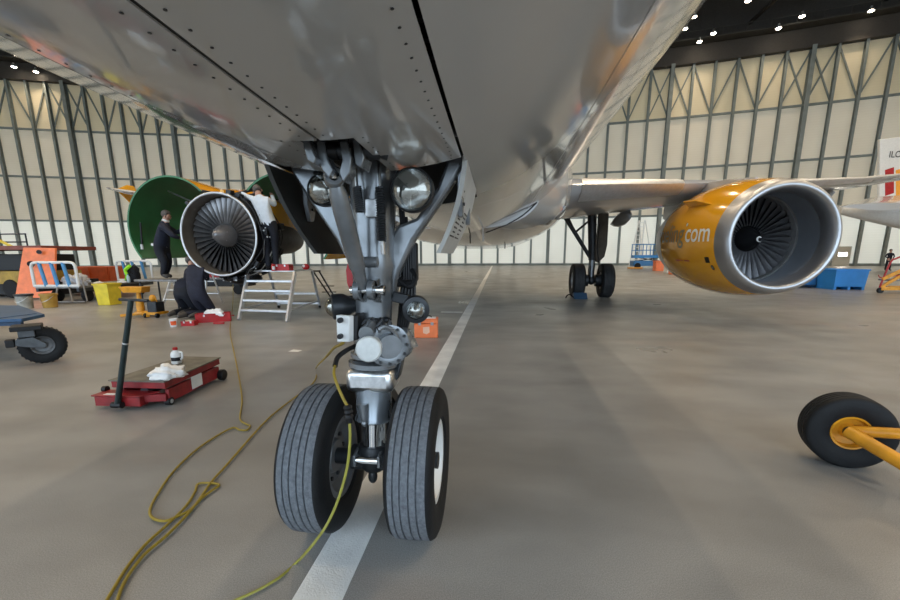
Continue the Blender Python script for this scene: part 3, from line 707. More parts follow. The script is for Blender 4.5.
# ---------------------------------------------------------------- main gear legs
def main_gear(sx):
    X = sx*3.795; Y = 12.64
    leg = MB().tube((X-sx*.15, Y-.12, 3.1), (X, Y, 1.25), .15, .13, 18).build('main_gear_leg', M_GEARD, plane)
    MB().tube((X, Y, 1.3), (X, Y, .62), .085, n=16).build('oleo_piston', M_GEAR, leg)
    MB().tube((X-.46, Y, .565), (X+.46, Y, .565), .075, n=14).build('axle', M_GEARD, leg)
    MB().ball((X, Y, .565), (.13, .13, .15), 14, 8).build('axle_fitting', M_GEARD, leg)
    mb = MB()
    for s_ in (-1, 1): mb.beam((X+s_*.05, Y+.1, 1.2), (X+s_*.02, Y+.38, .9), .05, .06); mb.beam((X+s_*.02, Y+.38, .9), (X+s_*.05, Y+.1, .62), .05, .06)
    mb.build('torque_link', M_GEARD, leg)
    mb = MB().tube((X-sx*1.05, Y-.1, 2.75), (X-sx*.06, Y, 1.3), .075, .06, 12)
    mb.tube((X-sx*.62, Y-.05, 2.15), (X-sx*.15, Y-.05, 2.55), .035, n=8); mb.tube((X-sx*.62, Y-.05, 2.15), (X-sx*.85, Y-.05, 2.6), .03, n=8)
    mb.build('side_stay', M_GEARD, leg)
    mb = MB(); x = X+sx*.24
    x = X+sx*.10; mb.prism([(x, Y-.05, 3.0), (x+sx*.42, Y+.35, 3.0), (x+sx*.44, Y+.35, 1.75), (x+sx*.36, Y+.30, 1.35), (x+sx*.10, Y+.05, 1.15), (x, Y-.05, 1.2)], (-sx*.02, .035, 0))
    mb.build('leg_door', M_BAY, leg, bevel=.01)
    mb = MB()
    for k, (dx, dy) in enumerate(((.12, -.13), (-.1, -.15), (.02, -.17))): mb.sweep(cat_rom([(X+dx, Y+dy, 2.4), (X+dx*.9, Y+dy*1.1, 1.6), (X+dx*1.5, Y+dy*1.5, 1.1), (X+dx*1.1, Y-.12, .68)], 5), .016, 6)
    mb.build('hydraulic_hoses', M_BLACK, leg)
    for s_ in (-1, 1):
        wheel(leg, (X+s_*.4635, Y, .565), (1, 0, 0), .565, .40, .27, M_RIMG, (-.2, -.07, .07, .2), 56, tread=mat('dark_tread', (.03, .031, .034), .7, 0, .3, 30), gw=.012, gd=.015)
        MB().tube((X+s_*.12, Y, .565), (X+s_*.36, Y, .565), .20, n=24).build('brake_pack', M_GEARD, leg)
    return leg
for sx in (-1, 1): main_gear(sx)
# ---------------------------------------------------------------- nose gear
AXL = V3((0, 0, .375)); TOP = V3((.055, .03, 1.95))
def ctr(z): return AXL+(TOP-AXL)*(z-AXL[2])/(TOP[2]-AXL[2])
sd = (TOP-AXL)/np.linalg.norm(TOP-AXL)
def sl(z): return (z-AXL[2])/sd[2]      # distance along strut
ng = MB().lathe([(sl(1.02), .085), (sl(1.05), .095), (sl(1.10), .088), (sl(1.20), .092), (sl(1.33), .098), (sl(1.36), .105), (sl(1.40), .098), (sl(1.62), .104), (sl(1.80), .115), (sl(2.2), .12)], AXL, sd, 32).build('nose_gear_leg', M_GEAR, plane, smooth=50)
ng['label'] = 'grey nose gear leg carrying lamps, braces and twin wheels'
def pxpoly(pts, Y): return [at(x, y, Y) for x, y in pts]
# V arms up to the trunnions
MB().prism(pxpoly([(383, 300), (394, 297), (399, 272), (413, 241), (450, 187), (466, 160), (466, 150), (450, 150), (437, 187), (416, 218), (398, 225), (392, 234), (386, 252)], .02), (0, .09, 0)).build('trunnion_arm', M_GEAR, ng, bevel=.016)
MB().prism(pxpoly([(352, 285), (362, 298), (368, 270), (362, 240), (330, 192), (300, 150), (286, 150), (291, 172), (312, 205), (336, 240), (350, 268)], .10), (0, .08, 0)).build('trunnion_arm', M_GEAR, ng, bevel=.014)
MB().tube((FX+.42, .07, 1.98), (FX+.30, .07, 1.98), .05, n=16).build('trunnion_pin', M_GEARD, ng)
MB().tube((ctr(1.9)[0]-.14, .03, 1.93), (ctr(1.9)[0]+.14, .03, 1.93), .075, n=18).build('upper_cross_tube', M_GEARD, ng)
MB().tube((ctr(1.36)[0]-.07, -.10, 1.375), (ctr(1.36)[0]+.055, -.10, 1.375), .024, n=14).build('cross_pin', M_GEAR, ng)
MB().box(at(372, 208, -.115), (.06, .008, .075)).build('data_plate', M_ALU, ng, bevel=.003)
# springs on the brace
def spring(p0, p1, r, turns, wire, name='spring'):
    p0, p1 = V3(p0), V3(p1); d = p1-p0; L = np.linalg.norm(d); d /= L; u = np.cross(d, (0, 1, 0)); u /= np.linalg.norm(u); v = np.cross(d, u); n = turns*9
    MB().sweep([p0+d*L*k/n+(u*math.cos(2*math.pi*k/9)+v*math.sin(2*math.pi*k/9))*r for k in range(n+1)], wire, 5).build(name, M_GEARD, ng)
spring(at(380, 187, -.14), at(382, 241, -.13), .017, 22, .0045); spring(at(357, 187, -.12), at(360, 212, -.12), .017, 12, .0045)
mb = MB(); mb.tube(at(379, 160, -.12), at(380, 188, -.14), .007, n=8); mb.tube(at(355, 160, -.10), at(357, 188, -.12), .007, n=8); mb.tube(at(382, 241, -.13), at(383, 254, -.12), .010, n=8); mb.build('spring_rods', M_ALU, ng)
# drag brace with eye and hinge lugs in the notch
e0 = at(334, 178, -.36); e1 = at(363, 288, -.16); d = e1-e0; L = np.linalg.norm(d)
MB().lathe([(.02, .024), (.07, .036), (.12, .038), (.25, .037), (L*.78, .035), (L*.80, .030), (L*.93, .025), (L, .022)], e0, d, 24).build('drag_brace', M_GEAR, ng, smooth=60)
na = V3((.35, -.90, .12)); na /= np.linalg.norm(na)
MB().lathe([(-.03, .019), (-.03, .032), (-.022, .038), (.022, .038), (.03, .032), (.03, .019), (-.03, .019)], e0, na, 28, False).build('brace_eye', M_GEAR, ng, smooth=40)
MB().lathe([(-.02, .013), (.036, .013), (.040, .008), (.040, 0)], e0, na, 16).build('eye_pin', M_CHROME, ng)
for pp in ([(316, 141), (324, 141), (327, 158), (333, 170), (329, 178), (322, 170), (318, 160)], [(339, 141), (347, 141), (351, 158), (350, 172), (343, 182), (339, 172), (342, 160)]):
    MB().prism(pxpoly(pp, -.42), (0, .07, 0)).build('yoke_arm', M_GEAR, ng, bevel=.004)
MB().tube(at(314, 151, -.38), at(352, 151, -.38), .026, n=18).build('hinge_pin', M_GEARD, ng)
MB().tube(at(326, 151, -.38), at(339, 151, -.38), .032, n=18).build('hinge_bush', M_BLACK, ng)
MB().prism(pxpoly([(301, 138), (308, 138), (316, 158), (314, 164), (307, 160)], -.46), (0, .10, 0)).build('hinge_lug', M_GEAR, ng, bevel=.004)
MB().prism(pxpoly([(352, 139), (358, 139), (364, 157), (361, 168), (355, 164)], -.40), (0, .10, 0)).build('hinge_lug', M_GEAR, ng, bevel=.004)
mb = MB(); q = at(360, 151, -.34); mb.tube(q, q+V3((.07, .02, 0)), .030, n=16); mb.tube(q+V3((.07, .02, 0)), q+V3((.10, .03, -.01)), .022, n=12); mb.build('lock_stay_fitting', M_GEARD, ng)
# lower clevis
for xa, nm in ((358, 'clevis_lug'), (372, 'clevis_lug')):
    c = at(xa, 290, -.15); mb = MB().lathe([(-.014, 0), (-.014, .045), (.014, .045), (.014, 0)], c, (1, 0, 0), 22)
    mb.prism([c+V3((-.014, .0, .042)), c+V3((-.014, .0, -.042)), c+V3((-.014, .12, -.075)), c+V3((-.014, .12, .05))], (.028, 0, 0)); mb.build(nm, M_GEAR, ng, bevel=.004)
c = at(365, 290, -.15); MB().lathe([(-.065, .018), (.075, .018), (.075, .024), (.088, .024), (.092, .014)], c, (1, 0, 0), 16).build('clevis_pin', M_CHROME, ng)
# big landing lamps
def lamp(px, Y, r, tilt, back=.16, name='landing_lamp', k=1.):
    c = at(*px, Y); R = r; r = r*k; ax_ = V3(tilt); ax_ /= np.linalg.norm(ax_)
    mb = MB().lathe([(-.004, r*.93), (-.012, r*.98), (-.006, R*1.04), (.03, R*1.05), (.05, R*1.0), (back*.7, R*.72), (back, R*.40), (back+.02, 0)], c, ax_, 36, False)
    o = mb.build(name, M_GEARD, ng, smooth=45)
    MB().lathe([(0, r*.95), (.025, r*.80), (.055, r*.5), (.07, r*.2), (.073, 0)], c, ax_, 32, False).build('lamp_reflector', M_CHROME, ng, smooth=70)
    MB().lathe([(-.004, r*.94), (-.02, r*.8), (-.034, r*.5), (-.042, r*.2), (-.043, 0)], c, ax_, 32, False).build('lamp_lens', M_GLASS, ng, smooth=70)
    MB().ball(c+ax_*.035, (.012, .012, .012), 8, 6).build('lamp_bulb', M_WHITE, ng)
    return o
def glass():
    m = bpy.data.materials.new('lamp_lens_glass'); m.use_nodes = True; nt = m.node_tree; out = nt.nodes['Material Output']; nt.nodes.remove(nt.nodes['Principled BSDF'])
    g = nt.nodes.new('ShaderNodeBsdfGlossy'); g.inputs['Roughness'].default_value = .03; g.inputs[0].default_value = (.42, .41, .37, 1); t = nt.nodes.new('ShaderNodeBsdfTransparent'); t.inputs[0].default_value = (.93, .95, .93, 1)
    n = nt.nodes.new('ShaderNodeTexNoise'); n.inputs['Scale'].default_value = 30
    mr = nt.nodes.new('ShaderNodeMapRange'); mr.inputs[3].default_value = .55; mr.inputs[4].default_value = .65; nt.links.new(n.outputs['Fac'], mr.inputs[0])
    x = nt.nodes.new('ShaderNodeMixShader'); nt.links.new(mr.outputs[0], x.inputs[0]); nt.links.new(t.outputs[0], x.inputs[1]); nt.links.new(g.outputs[0], x.inputs[2]); nt.links.new(x.outputs[0], out.inputs[0]); return m
M_GLASS = glass()
lamp((412, 190), -.14, .088, (-.05, 1, .02))
lamp((322.5, 190), -.03, .070, (.03, 1, .03))
lamp((416, 310), -.06, .060, (-.18, 1, .12), .13, 'taxi_lamp', .74)
c = at(331, 303, -.02); lamp((334, 307), -.06, .058, (.93, .42, .06), .11, 'taxi_lamp', .9)
mb = MB(); mb.beam(at(408, 300, .02), at(393, 296, .02), .03, .05); mb.build('lamp_bracket', M_GEARD, ng, bevel=.004); MB().beam(at(338, 302, .05), at(358, 300, .05), .03, .05).build('lamp_bracket', M_GEARD, ng, bevel=.004)
mb = MB()                               # hoses and valves behind the leg
for k in range(5): mb.sweep(cat_rom([at(400+k*3, 205+k*6, .13), at(403+k*2.4, 240, .12), at(404+k*2.2, 270, .11), at(402+k*3, 290+2*k, .08), at(398+k*2, 330, .06)], 6), .009, 6)
mb.build('hydraulic_hoses', M_BLACK, ng)
mb = MB().box(at(408, 262, .14), (.10, .05, .19)); mb.box(at(406, 283, .10), (.10, .09, .035)); mb.build('valve_block', M_BLACK, ng, bevel=.01)
MB().sweep(cat_rom([at(399, 280, .0), at(410, 287, -.03), at(416, 278, -.01), at(412, 270, .04)], 6), .011, 7).build('wire_loop', M_BLACK, ng)
mb = MB(); mb.prism(pxpoly([(348, 262), (352, 264), (353, 285), (350, 291), (347, 283), (346, 270)], -.03), (0, .004, 0)); mb.build('warning_ribbon', M_RED, ng)['label'] = 'red warning ribbon'
# steering unit
zc = 1.0
MB().lathe([(sl(.90), .090), (sl(.915), .112), (sl(.935), .112), (sl(.94), .098), (sl(1.02), .098), (sl(1.05), .085)], AXL, sd, 30).build('steering_sleeve', M_GEAR, ng, smooth=40)
c = at(388, 345, -.10); a_ = V3((.45, -.88, .0)); a_ /= np.linalg.norm(a_)
mb = MB().lathe([(-.10, .085), (.0, .095), (.02, .098), (.025, .080), (.02, .06), (.05, .055), (.05, 0)], c, a_, 32)
mb.build('steering_gear_flange', M_GEAR, ng, smooth=40)
mb = MB(); u = np.cross(a_, (0, 0, 1)); u /= np.linalg.norm(u); v = np.cross(a_, u)
for k in range(12):
    q = c+(u*math.cos(k*math.pi/6)+v*math.sin(k*math.pi/6))*.084+a_*.018; mb.tube(q, q+a_*.014, .008, n=6)
struct(mb.build('flange_bolts', M_GEARD, ng), 'stuff')
c2 = at(369, 349, -.235); b_ = V3((.12, -1, .06)); b_ /= np.linalg.norm(b_)
MB().lathe([(-.12, .045), (-.01, .050), (-.008, .056), (.012, .056), (.018, .050), (.020, 0)], c2, b_, 32).build('steering_cap', mat('pale_cap', (.62, .63, .61), .4, .1, .1, 30), ng, smooth=40)
mb = MB().tube(at(366, 334, -.20), at(372, 325, -.06), .034, .042, 16); mb.sweep(cat_rom([at(378, 330, -.16), at(385, 327, -.14), at(394, 332, -.12), at(399, 345, -.10)], 5), .011, 7); mb.build('steering_pipes', M_GEAR, ng, smooth=50)
mb = MB().tube(at(401, 332, .0), at(407, 350, -.02), .05, .06, 18); mb.ball(at(404, 342, -.02), (.05, .06, .075), 14, 8); mb.build('steering_rack_end', M_GEAR, ng, smooth=50)
mb = MB()
for k in range(7): q = at(356+5*k, 322-abs(k-3)*.8, -.10+.02*abs(k-3)); mb.ball(q, (.018, .02, .016), 8, 5)
for k in range(4): mb.sweep(cat_rom([at(352+10*k, 318, -.10), at(358+9*k, 326+3*(k % 2), -.13), at(366+8*k, 320, -.11)], 4), .006, 5)
mb.build('pipe_unions', M_GEARD, ng)
# control box on the left
mb = MB().prism(pxpoly([(336, 315), (349, 316), (349, 342), (337, 342)], -.20), (.015, .02, 0)); mb.build('control_panel_plate', M_WHITE, ng, bevel=.003)
bx_ = MB().prism(pxpoly([(350, 316), (358, 315), (358, 340), (350, 341)], -.18), (0, .10, 0)); bx_.build('control_box', M_BLACK, ng, bevel=.006)
mb = MB()
for y in (320, 336): q = at(341, y, -.205); mb.tube(q, q+V3((0, -.018, 0)), .012, n=10)
mb.build('box_knobs', M_BLACK, ng)
# collar, lower sleeve, piston, axle
MB().lathe([(sl(.865), .09), (sl(.870), .122), (sl(.892), .122), (sl(.90), .095)], AXL, sd, 30).build('collar_ring', M_GEAR, ng, smooth=40)
c = ctr(.808); MB().box(c, (.235, .19, .118)).build('brushed_collar', M_ALU, ng, bevel=.03)
MB().prism([c+V3((.06, .04, .09)), c+V3((.16, .0, .14)), c+V3((.13, -.02, .0)), c+V3((.05, -.02, -.09))], (0, .08, 0)).build('torque_link_upper', M_GEARD, ng, bevel=.01)
MB().lathe([(sl(.58), .078), (sl(.59), .094), (sl(.60), .094), (sl(.61), .088), (sl(.77), .090)], AXL, sd, 28).build('lower_sleeve', mat('sleeve_metal', (.30, .33, .36), .25, .7, .12, 9), ng, smooth=40)
mb = MB().tube(ctr(.70)+V3((-.025, -.10, 0)), ctr(.62)+V3((-.015, -.105, 0)), .028, .015, 12); mb.ball(ctr(.605)+V3((-.015, -.105, 0)), .018, 10, 6); mb.build('filler_valve', M_GEAR, ng)
MB().tube(ctr(.44), ctr(.60), .062, n=28).build('oleo_piston', M_CHROME, ng)
mb = MB().lathe([(sl(.30), .03), (sl(.31), .05), (sl(.34), .075), (sl(.44), .08), (sl(.455), .07)], AXL, sd, 20); mb.tube((-.11, -.0, .375), (.11, 0, .375), .065, n=20)
mb.ball((0, -.03, .285), (.025, .025, .04), 10, 6); mb.build('axle_fitting', M_GEARD, ng, smooth=45)
MB().tube((-.075, -.085, .40), (.06, -.085, .40), .018, n=14).build('towing_pin', M_CHROME, ng)
for x in (-.07, .055): MB().prism([(x-.008, -.105, .43), (x-.008, -.105, .37), (x-.008, 0, .33), (x-.008, 0, .45)], (.016, 0, 0)).build('towing_lug', M_GEAR, ng, bevel=.004)
MB().tube((-.34, 0, .375), (.34, 0, .375), .042, n=18).build('axle', M_GEARD, ng)
mb = MB()
for s_ in (-1, 1): mb.beam((s_*.03, .10, .78), (s_*.05, .30, .58), .03, .05); mb.beam((s_*.05, .30, .58), (s_*.03, .07, .40), .03, .05)
mb.build('torque_link', M_GEARD, ng)
GR = (-.30, -.19, -.05, .06, .20, .29)
wheel(ng, (-.25, 0, .375), (1, 0, 0), .375, .222, .205, mat('inner_rim_grey', (.16, .165, .17), .4, .3, .15, 9), (-.24, -.10, .06, .20), 96, gw=.004, gd=.009)
wheel(ng, (.25, 0, .375), (1, 0, 0), .375, .222, .205, M_WHITE, (-.26, -.12, .05, .20), 96, gw=.004, gd=.009)
# ================================================================ things on the hangar floor
# ---- cables
tag(MB().sweep(cat_rom([at(233, 284, 7.45), at(233, 300, 7.5)]+[atz(x, y, .013) for x, y in ((232, 313), (230, 330), (234, 352), (238, 372), (242, 398), (240, 418), (246, 424), (250, 426), (247, 430), (240, 430), (232, 428), (210, 440), (190, 455), (172, 473), (157, 495), (150, 510), (153, 518), (165, 521), (178, 516), (190, 510), (203, 497), (214, 489), (219, 485), (210, 483), (198, 484), (195, 492), (186, 506), (168, 524), (145, 545), (128, 566), (117, 583), (104, 605))], 6), .0075, 7).build('power_cable', M_CABLE, org=atz(152, 505)), 'yellow cable hanging from the bare engine with a wide loop on the floor', 'cable')
tag(MB().sweep(cat_rom([at(345, 341, -.10), at(340, 345, .0), at(334, 348, .3), at(326, 357, .8)]+[atz(x, y, .014) for x, y in ((316, 368), (316, 378), (308, 388), (290, 401), (270, 417), (252, 436), (238, 452), (224, 468), (212, 481), (199, 500), (186, 516), (166, 536), (146, 553), (132, 570), (122, 587), (116, 605))], 6), .0075, 7).build('power_cable', M_CABLE, org=atz(240, 450)), 'yellow cable running from the nose gear back across the floor to the left foreground', 'cable')
t = thing('ground_cable', atz(300, 555), 'green yellow cable hanging in front of the left nose tyre', 'cable')
MB().sweep(cat_rom([at(356, 346, -.16), at(347, 350, -.22), at(338, 357, -.27), at(335, 366, -.33)], 6), .011, 8).build('black_sheath', M_BLACK, t)
MB().sweep(cat_rom([at(335, 366, -.33), at(334, 374, -.37), at(338, 387, -.40), at(344, 400, -.41), at(348, 407, -.42)], 6), .006, 8).build('cable_run', M_CABLE, t)
MB().lathe([(0, .012), (.01, .018), (.02, .014), (.03, .019), (.04, .014), (.05, .019), (.06, .013), (.075, .012)], at(347.5, 405, -.42), at(349.5, 421, -.42)-at(347.5, 405, -.42), 12).build('plug', M_BLACK, t)
MB().sweep(cat_rom([at(349.5, 420, -.42), at(350, 440, -.42), at(347, 468, -.42), at(338, 500, -.43), at(326, 526, -.45), at(310, 548, -.50)]+[atz(x, y, .010) for x, y in ((297, 562), (280, 577), (258, 590), (236, 600), (220, 607))], 6), .006, 8).build('cable_run', M_CABLEG, t)
# ---- orange toolbox behind the nose gear
o = atz(426, 338); t = thing('tool_case', o, 'bright orange tool case with a pale emblem standing beside the white line', 'tool case')
dx = V3((.99, .1, 0)); dy = V3((-.1, .99, 0)); dz = V3((0, 0, 1)); c = o+dy*.15
MB().box(c+dz*.125, (.41, .29, .25), (dx, dy, dz)).build('case_body', M_ORANGE, t, bevel=.012)
MB().box(c+dz*.295, (.42, .30, .08), (dx, dy, dz)).build('case_lid', M_ORANGE, t, bevel=.015)
MB().box(c+dz*.338+dx*.05, (.24, .18, .012), (dx, dy, dz)).build('lid_plate', M_CLOTH, t, bevel=.003)
for s_ in (-1, 1): MB().box(c-dy*.152+dz*.25+dx*.11*s_, (.05, .012, .05), (dx, dy, dz)).build('latch', M_RIMG, t, bevel=.002)
f = lambda x, z: c-dy*.148+dx*x+dz*z
MB().prism([f(-.05, .19), f(.06, .20), f(.065, .10), f(.01, .065), f(-.05, .09)], -dy*.004).build('emblem', mat('pale_emblem', (.80, .45, .30), .5), t)
MB().sweep(cat_rom([c+dz*.335-dx*.1, c+dz*.37-dx*.06, c+dz*.37+dx*.06, c+dz*.335+dx*.1], 5), .009, 7).build('case_handle', M_BLACK, t)
# ---- paper scrap
o = atz(295, 351); mb = MB().add([o+V3((-.085, -.05, .002)), o+V3((.08, -.07, .006)), o+V3((.09, .05, .001)), o+V3((-.06, .07, .008))], [(0, 1, 2, 3)]); mb.add([p-V3((0, 0, .0015)) for p in mb.v[:4]], [(3, 2, 1, 0)])
tag(mb.build('paper_scrap', M_CLOTH, org=o, smooth=0), 'white paper scrap lying on the bare floor left of the nose gear', 'paper')
# ---- red trolley jack
FLj, FRj = V3(atz(96, 409)), V3(atz(141, 410)); zp = .25
A_, B_, C_j, D_ = [V3(atz(*p, zp)) for p in ((108, 381.5), (164, 383), (221, 358.2), (182, 357.3))]
o = (A_+C_j)/2; o[2] = 0; t = thing('trolley_jack', tuple(o), 'low worn red trolley jack with a flat plate and upright T handle', 'jack')
MB().prism([A_, B_, C_j, D_], (0, 0, .014)).build('top_plate', M_DECKB, t, bevel=.003)
cc = (A_+B_+C_j+D_)/4; sh_ = lambda p, k, z: V3((cc[0]+(p[0]-cc[0])*k, cc[1]+(p[1]-cc[1])*k, z))
MB().prism([sh_(p, .96, zp-.065) for p in (A_, B_, C_j, D_)], (0, 0, .063)).build('plate_skirt', M_REDD, t, bevel=.004)
lf, rf_, lr, rr_ = sh_(A_, .82, .10), sh_(B_, .86, .10), sh_(D_, .86, .10), sh_(C_j, .90, .10)
for a_, b_ in ((lf, lr), (rf_, rr_)): MB().beam(a_, b_, .035, .13).build('side_frame', M_REDD, t, bevel=.006)
MB().beam(lr, rr_, .04, .11).build('rear_beam', M_REDD, t, bevel=.006)
d = FRj-FLj; d /= np.linalg.norm(d); e_ = V3((-d[1], d[0], 0)); mF = (FLj+FRj)/2; wF = np.linalg.norm(FRj-FLj)
MB().box(mF+e_*.05+V3((0, 0, .075)), (wF, .10, .09), (d, e_, V3((0, 0, 1)))).build('nose_beam', M_REDD, t, bevel=.006)
MB().prism([FLj-d*.03+V3((0, 0, .122)), FRj+d*.0+V3((0, 0, .122)), FRj+e_*.14+d*.10+V3((0, 0, .13)), FLj+e_*.16-d*.0+V3((0, 0, .13))], (0, 0, .012)).build('nose_plate', M_REDD, t, bevel=.003)
MB().beam(FLj+e_*.08+d*.05+V3((0, 0, .08)), lf+V3((0, 0, -.02)), .05, .07).build('nose_arm', M_REDD, t, bevel=.004)
MB().beam(FRj+e_*.08-d*.03+V3((0, 0, .09)), rf_+V3((0, 0, -.01)), .06, .07).build('nose_arm', M_REDD, t, bevel=.004)
MB().box(FLj+d*.14+e_*.06+V3((0, 0, .136)), (.13, .08, .003), (d, e_, V3((0, 0, 1)))).build('paper_label', M_WHITE, t)
g_ = rr_-rf_; g_ /= np.linalg.norm(g_); gn = V3((g_[1], -g_[0], 0)); lp = rf_+(rr_-rf_)*.50
MB().box(lp+gn*.022+V3((0, 0, .02)), (.17, .006, .13), (g_, gn, V3((0, 0, 1)))).build('paper_label', M_WHITE, t)
MB().tube((lf+rf_)/2+V3((0, 0, .03)), (lr+rr_)/2+V3((0, 0, .03)), .045, n=14).build('hydraulic_ram', M_GEARD, t)
cq = V3(atz(170, 405)); MB().lathe([(-.022, .012), (-.022, .040), (.022, .040), (.022, .012)], cq+V3((0, 0, .041)), gn, 16).build('caster', M_BLACK, t)
MB().tube(cq+V3((0, 0, .041))+gn*-.03, cq+V3((0, 0, .041))+gn*.028, .020, n=12).build('caster_hub', M_ALU2, t)
MB().lathe([(-.02, .01), (-.02, .03), (.02, .03), (.02, .01)], FLj+e_*.13+V3((0, 0, .155)), d, 12).build('nose_roller', M_BLACK, t)
for p in (rr_+gn*.045, lr-gn*.045): MB().lathe([(-.03, .02), (-.03, .055), (-.02, .064), (.02, .064), (.03, .055), (.03, .02)], V3((p[0], p[1], .064)), gn, 20).build('rear_wheel', M_BLACK, t)
h0 = V3(at(117.5, 405, FLj[1]-.02)); h0[2] = max(h0[2], .045); h1 = at(131, 300, FLj[1]-.05)
MB().tube(h0, h1, .026, .022, 14).build('handle_bar', mat('dark_green_bar', (.02, .034, .034), .35, .3, .2, 9), t)
q = h0+(h1-h0)*.60; dv = (h1-h0)/np.linalg.norm(h1-h0); MB().tube(q, q+dv*.012, .0265, n=14).build('bar_ring', M_ALU2, t)
MB().tube(at(119.5, 299.5, FLj[1]-.05), at(148, 300.5, FLj[1]-.05), .013, n=10).build('cross_grip', M_GEARD, t)
MB().tube(h0-V3((.05, 0, 0)), h0+V3((.05, 0, 0)), .03, n=12).build('handle_socket', M_BLACK, t)
# rag and bottle on it
def rag(c, r, seed, name, label, m=None, flat=.5):
    rn = random.Random(seed); mb = MB().ball((0, 0, 0), (1, 1, 1), 28, 18); ph = [rn.uniform(0, 6.28) for _ in range(8)]
    vs = []
    for v in mb.v:
        v = V3(v); k = 1+.16*math.sin(5*v[0]+ph[0])*math.cos(4*v[1]+ph[1])+.13*math.sin(9*v[1]+7*v[2]+ph[2])+.08*math.sin(15*v[0]+11*v[1]+ph[3])+.06*math.cos(21*v[2]+13*v[0]+ph[4])
        q = v*k; q = V3((q[0]*r[0], q[1]*r[1], max(q[2]*r[2], -r[2]*.35))); q[2] += r[2]*.35+.002; vs.append(q+V3(c))
    mb.v = [tuple(q) for q in vs]; return tag(mb.build(name, m or M_CLOTH, org=c, smooth=70), label, 'cloth')
c = atz(166, 378, .266); rag((c[0], c[1]+.03, .266), (.145, .13, .085), 5, 'cleaning_rag', 'crumpled white cloth lying on the red trolley jack')
o = V3(atz(175, 364, .266))+V3((0, .03, 0)); t = thing('bottle', tuple(o), 'white plastic bottle with red cap standing on the red trolley jack', 'bottle')
MB().lathe([(0, .045), (.012, .052), (.10, .052), (.125, .045), (.145, .022), (.155, .022)], o, (0, 0, 1), 22).build('bottle_body', M_WHITE, t, smooth=50)
MB().lathe([(.15, .024), (.175, .024), (.18, .018)], o, (0, 0, 1), 16).build('bottle_cap', M_RED, t)
MB().lathe([(.035, .0528), (.075, .0528)], o, (0, 0, 1), 22, False, a0=4.2, a1=6.3).build('bottle_label', M_BLACK, t)
MB().sweep(cat_rom([o+V3((.04, 0, .13)), o+V3((.075, 0, .12)), o+V3((.07, 0, .06)), o+V3((.05, 0, .05))], 4), .010, 7).build('bottle_handle', M_WHITE, t)
# ---- blue towed cart corner, left edge
o = V3((-5.50, 2.91, 0)); t = thing('tow_cart', tuple(o), 'blue flat cart corner on a large black caster wheel at the left edge', 'cart')
n = V3((.74, -.67, 0)); n /= np.linalg.norm(n); s_ = V3((n[1], -n[0], 0))*-1   # s_ points right along the rim
wc = o+V3((0, 0, .245))
p0, tr, p1 = tyre_profile(.245, .13, .12)
lug = MB(); lug.lathe(p0, wc, n, 48, False); lug.lathe(tr, wc, n, 48, False); lug.lathe(p1, wc, n, 48, False)
for k in range(28):
    a = 2*math.pi*k/28; d = s_*math.cos(a)+V3((0, 0, 1))*math.sin(a); tt = -s_*math.sin(a)+V3((0, 0, 1))*math.cos(a)
    for e in (-1, 1): lug.box(wc+d*.240+n*e*.034+tt*(.012*e), (.05, .022, .018), (n, tt, d))
lug.build('tyre', M_RUB, t)
MB().lathe([(.052, .125), (.06, .12), (.05, .10), (.03, .09), (.025, .05), (.06, .045), (.065, 0)], wc, n, 30, False).build('wheel_rim', mat('dirty_rim', (.13, .135, .14), .45, .3, .3, 12), t, smooth=40)
MB().lathe([(-.06, 0), (-.05, .12)], wc, n, 24, False).build('wheel_rim', M_RIMG, t)
mb = MB()
for e in (-.085, .085): mb.prism([wc+n*e+s_*.03+V3((0, 0, -.03)), wc+n*e+s_*.04+V3((0, 0, .03)), wc+n*e-s_*.08+V3((0, 0, .13)), wc+n*e-s_*.24+V3((0, 0, .11)), wc+n*e-s_*.25+V3((0, 0, .03)), wc+n*e-s_*.15+V3((0, 0, .0))], n*.014)
mb.box(wc-s_*.13+V3((0, 0, .18)), (.19, .16, .09), (n, s_, V3((0, 0, 1)))); mb.build('caster_fork', mat('fork_grey', (.09, .10, .11), .45, .2, .3, 9), t, bevel=.006)
MB().box(wc-s_*.30+V3((0, 0, .06)), (.12, .09, .10), (n, s_, V3((0, 0, 1)))).build('brake_pedal', M_BLACK, t, bevel=.01)
MB().box(wc-s_*.12+V3((0, 0, .255)), (.34, .30, .06), (n, s_, V3((0, 0, 1)))).build('turntable', M_BLACK, t, bevel=.008)
z = .545; MB().prism([atz(45, 317, z), atz(22, 322, z), atz(-60, 324, z), atz(-60, 307, z), atz(20, 308, z)], (0, 0, .045)).build('cart_deck', mat('dark_blue_paint', (.018, .07, .16), .45, 0, .2, 6), t, bevel=.006)
MB().beam(V3(atz(22, 322, .52)), V3(atz(-60, 323, .52)), .05, .10).build('deck_rail', MATS['dark_blue_paint'], t, bevel=.004)
MB().box(V3(atz(17, 316, .592)), (.02, .5, .01)).build('deck_weld', MATS['dark_blue_paint'], t)
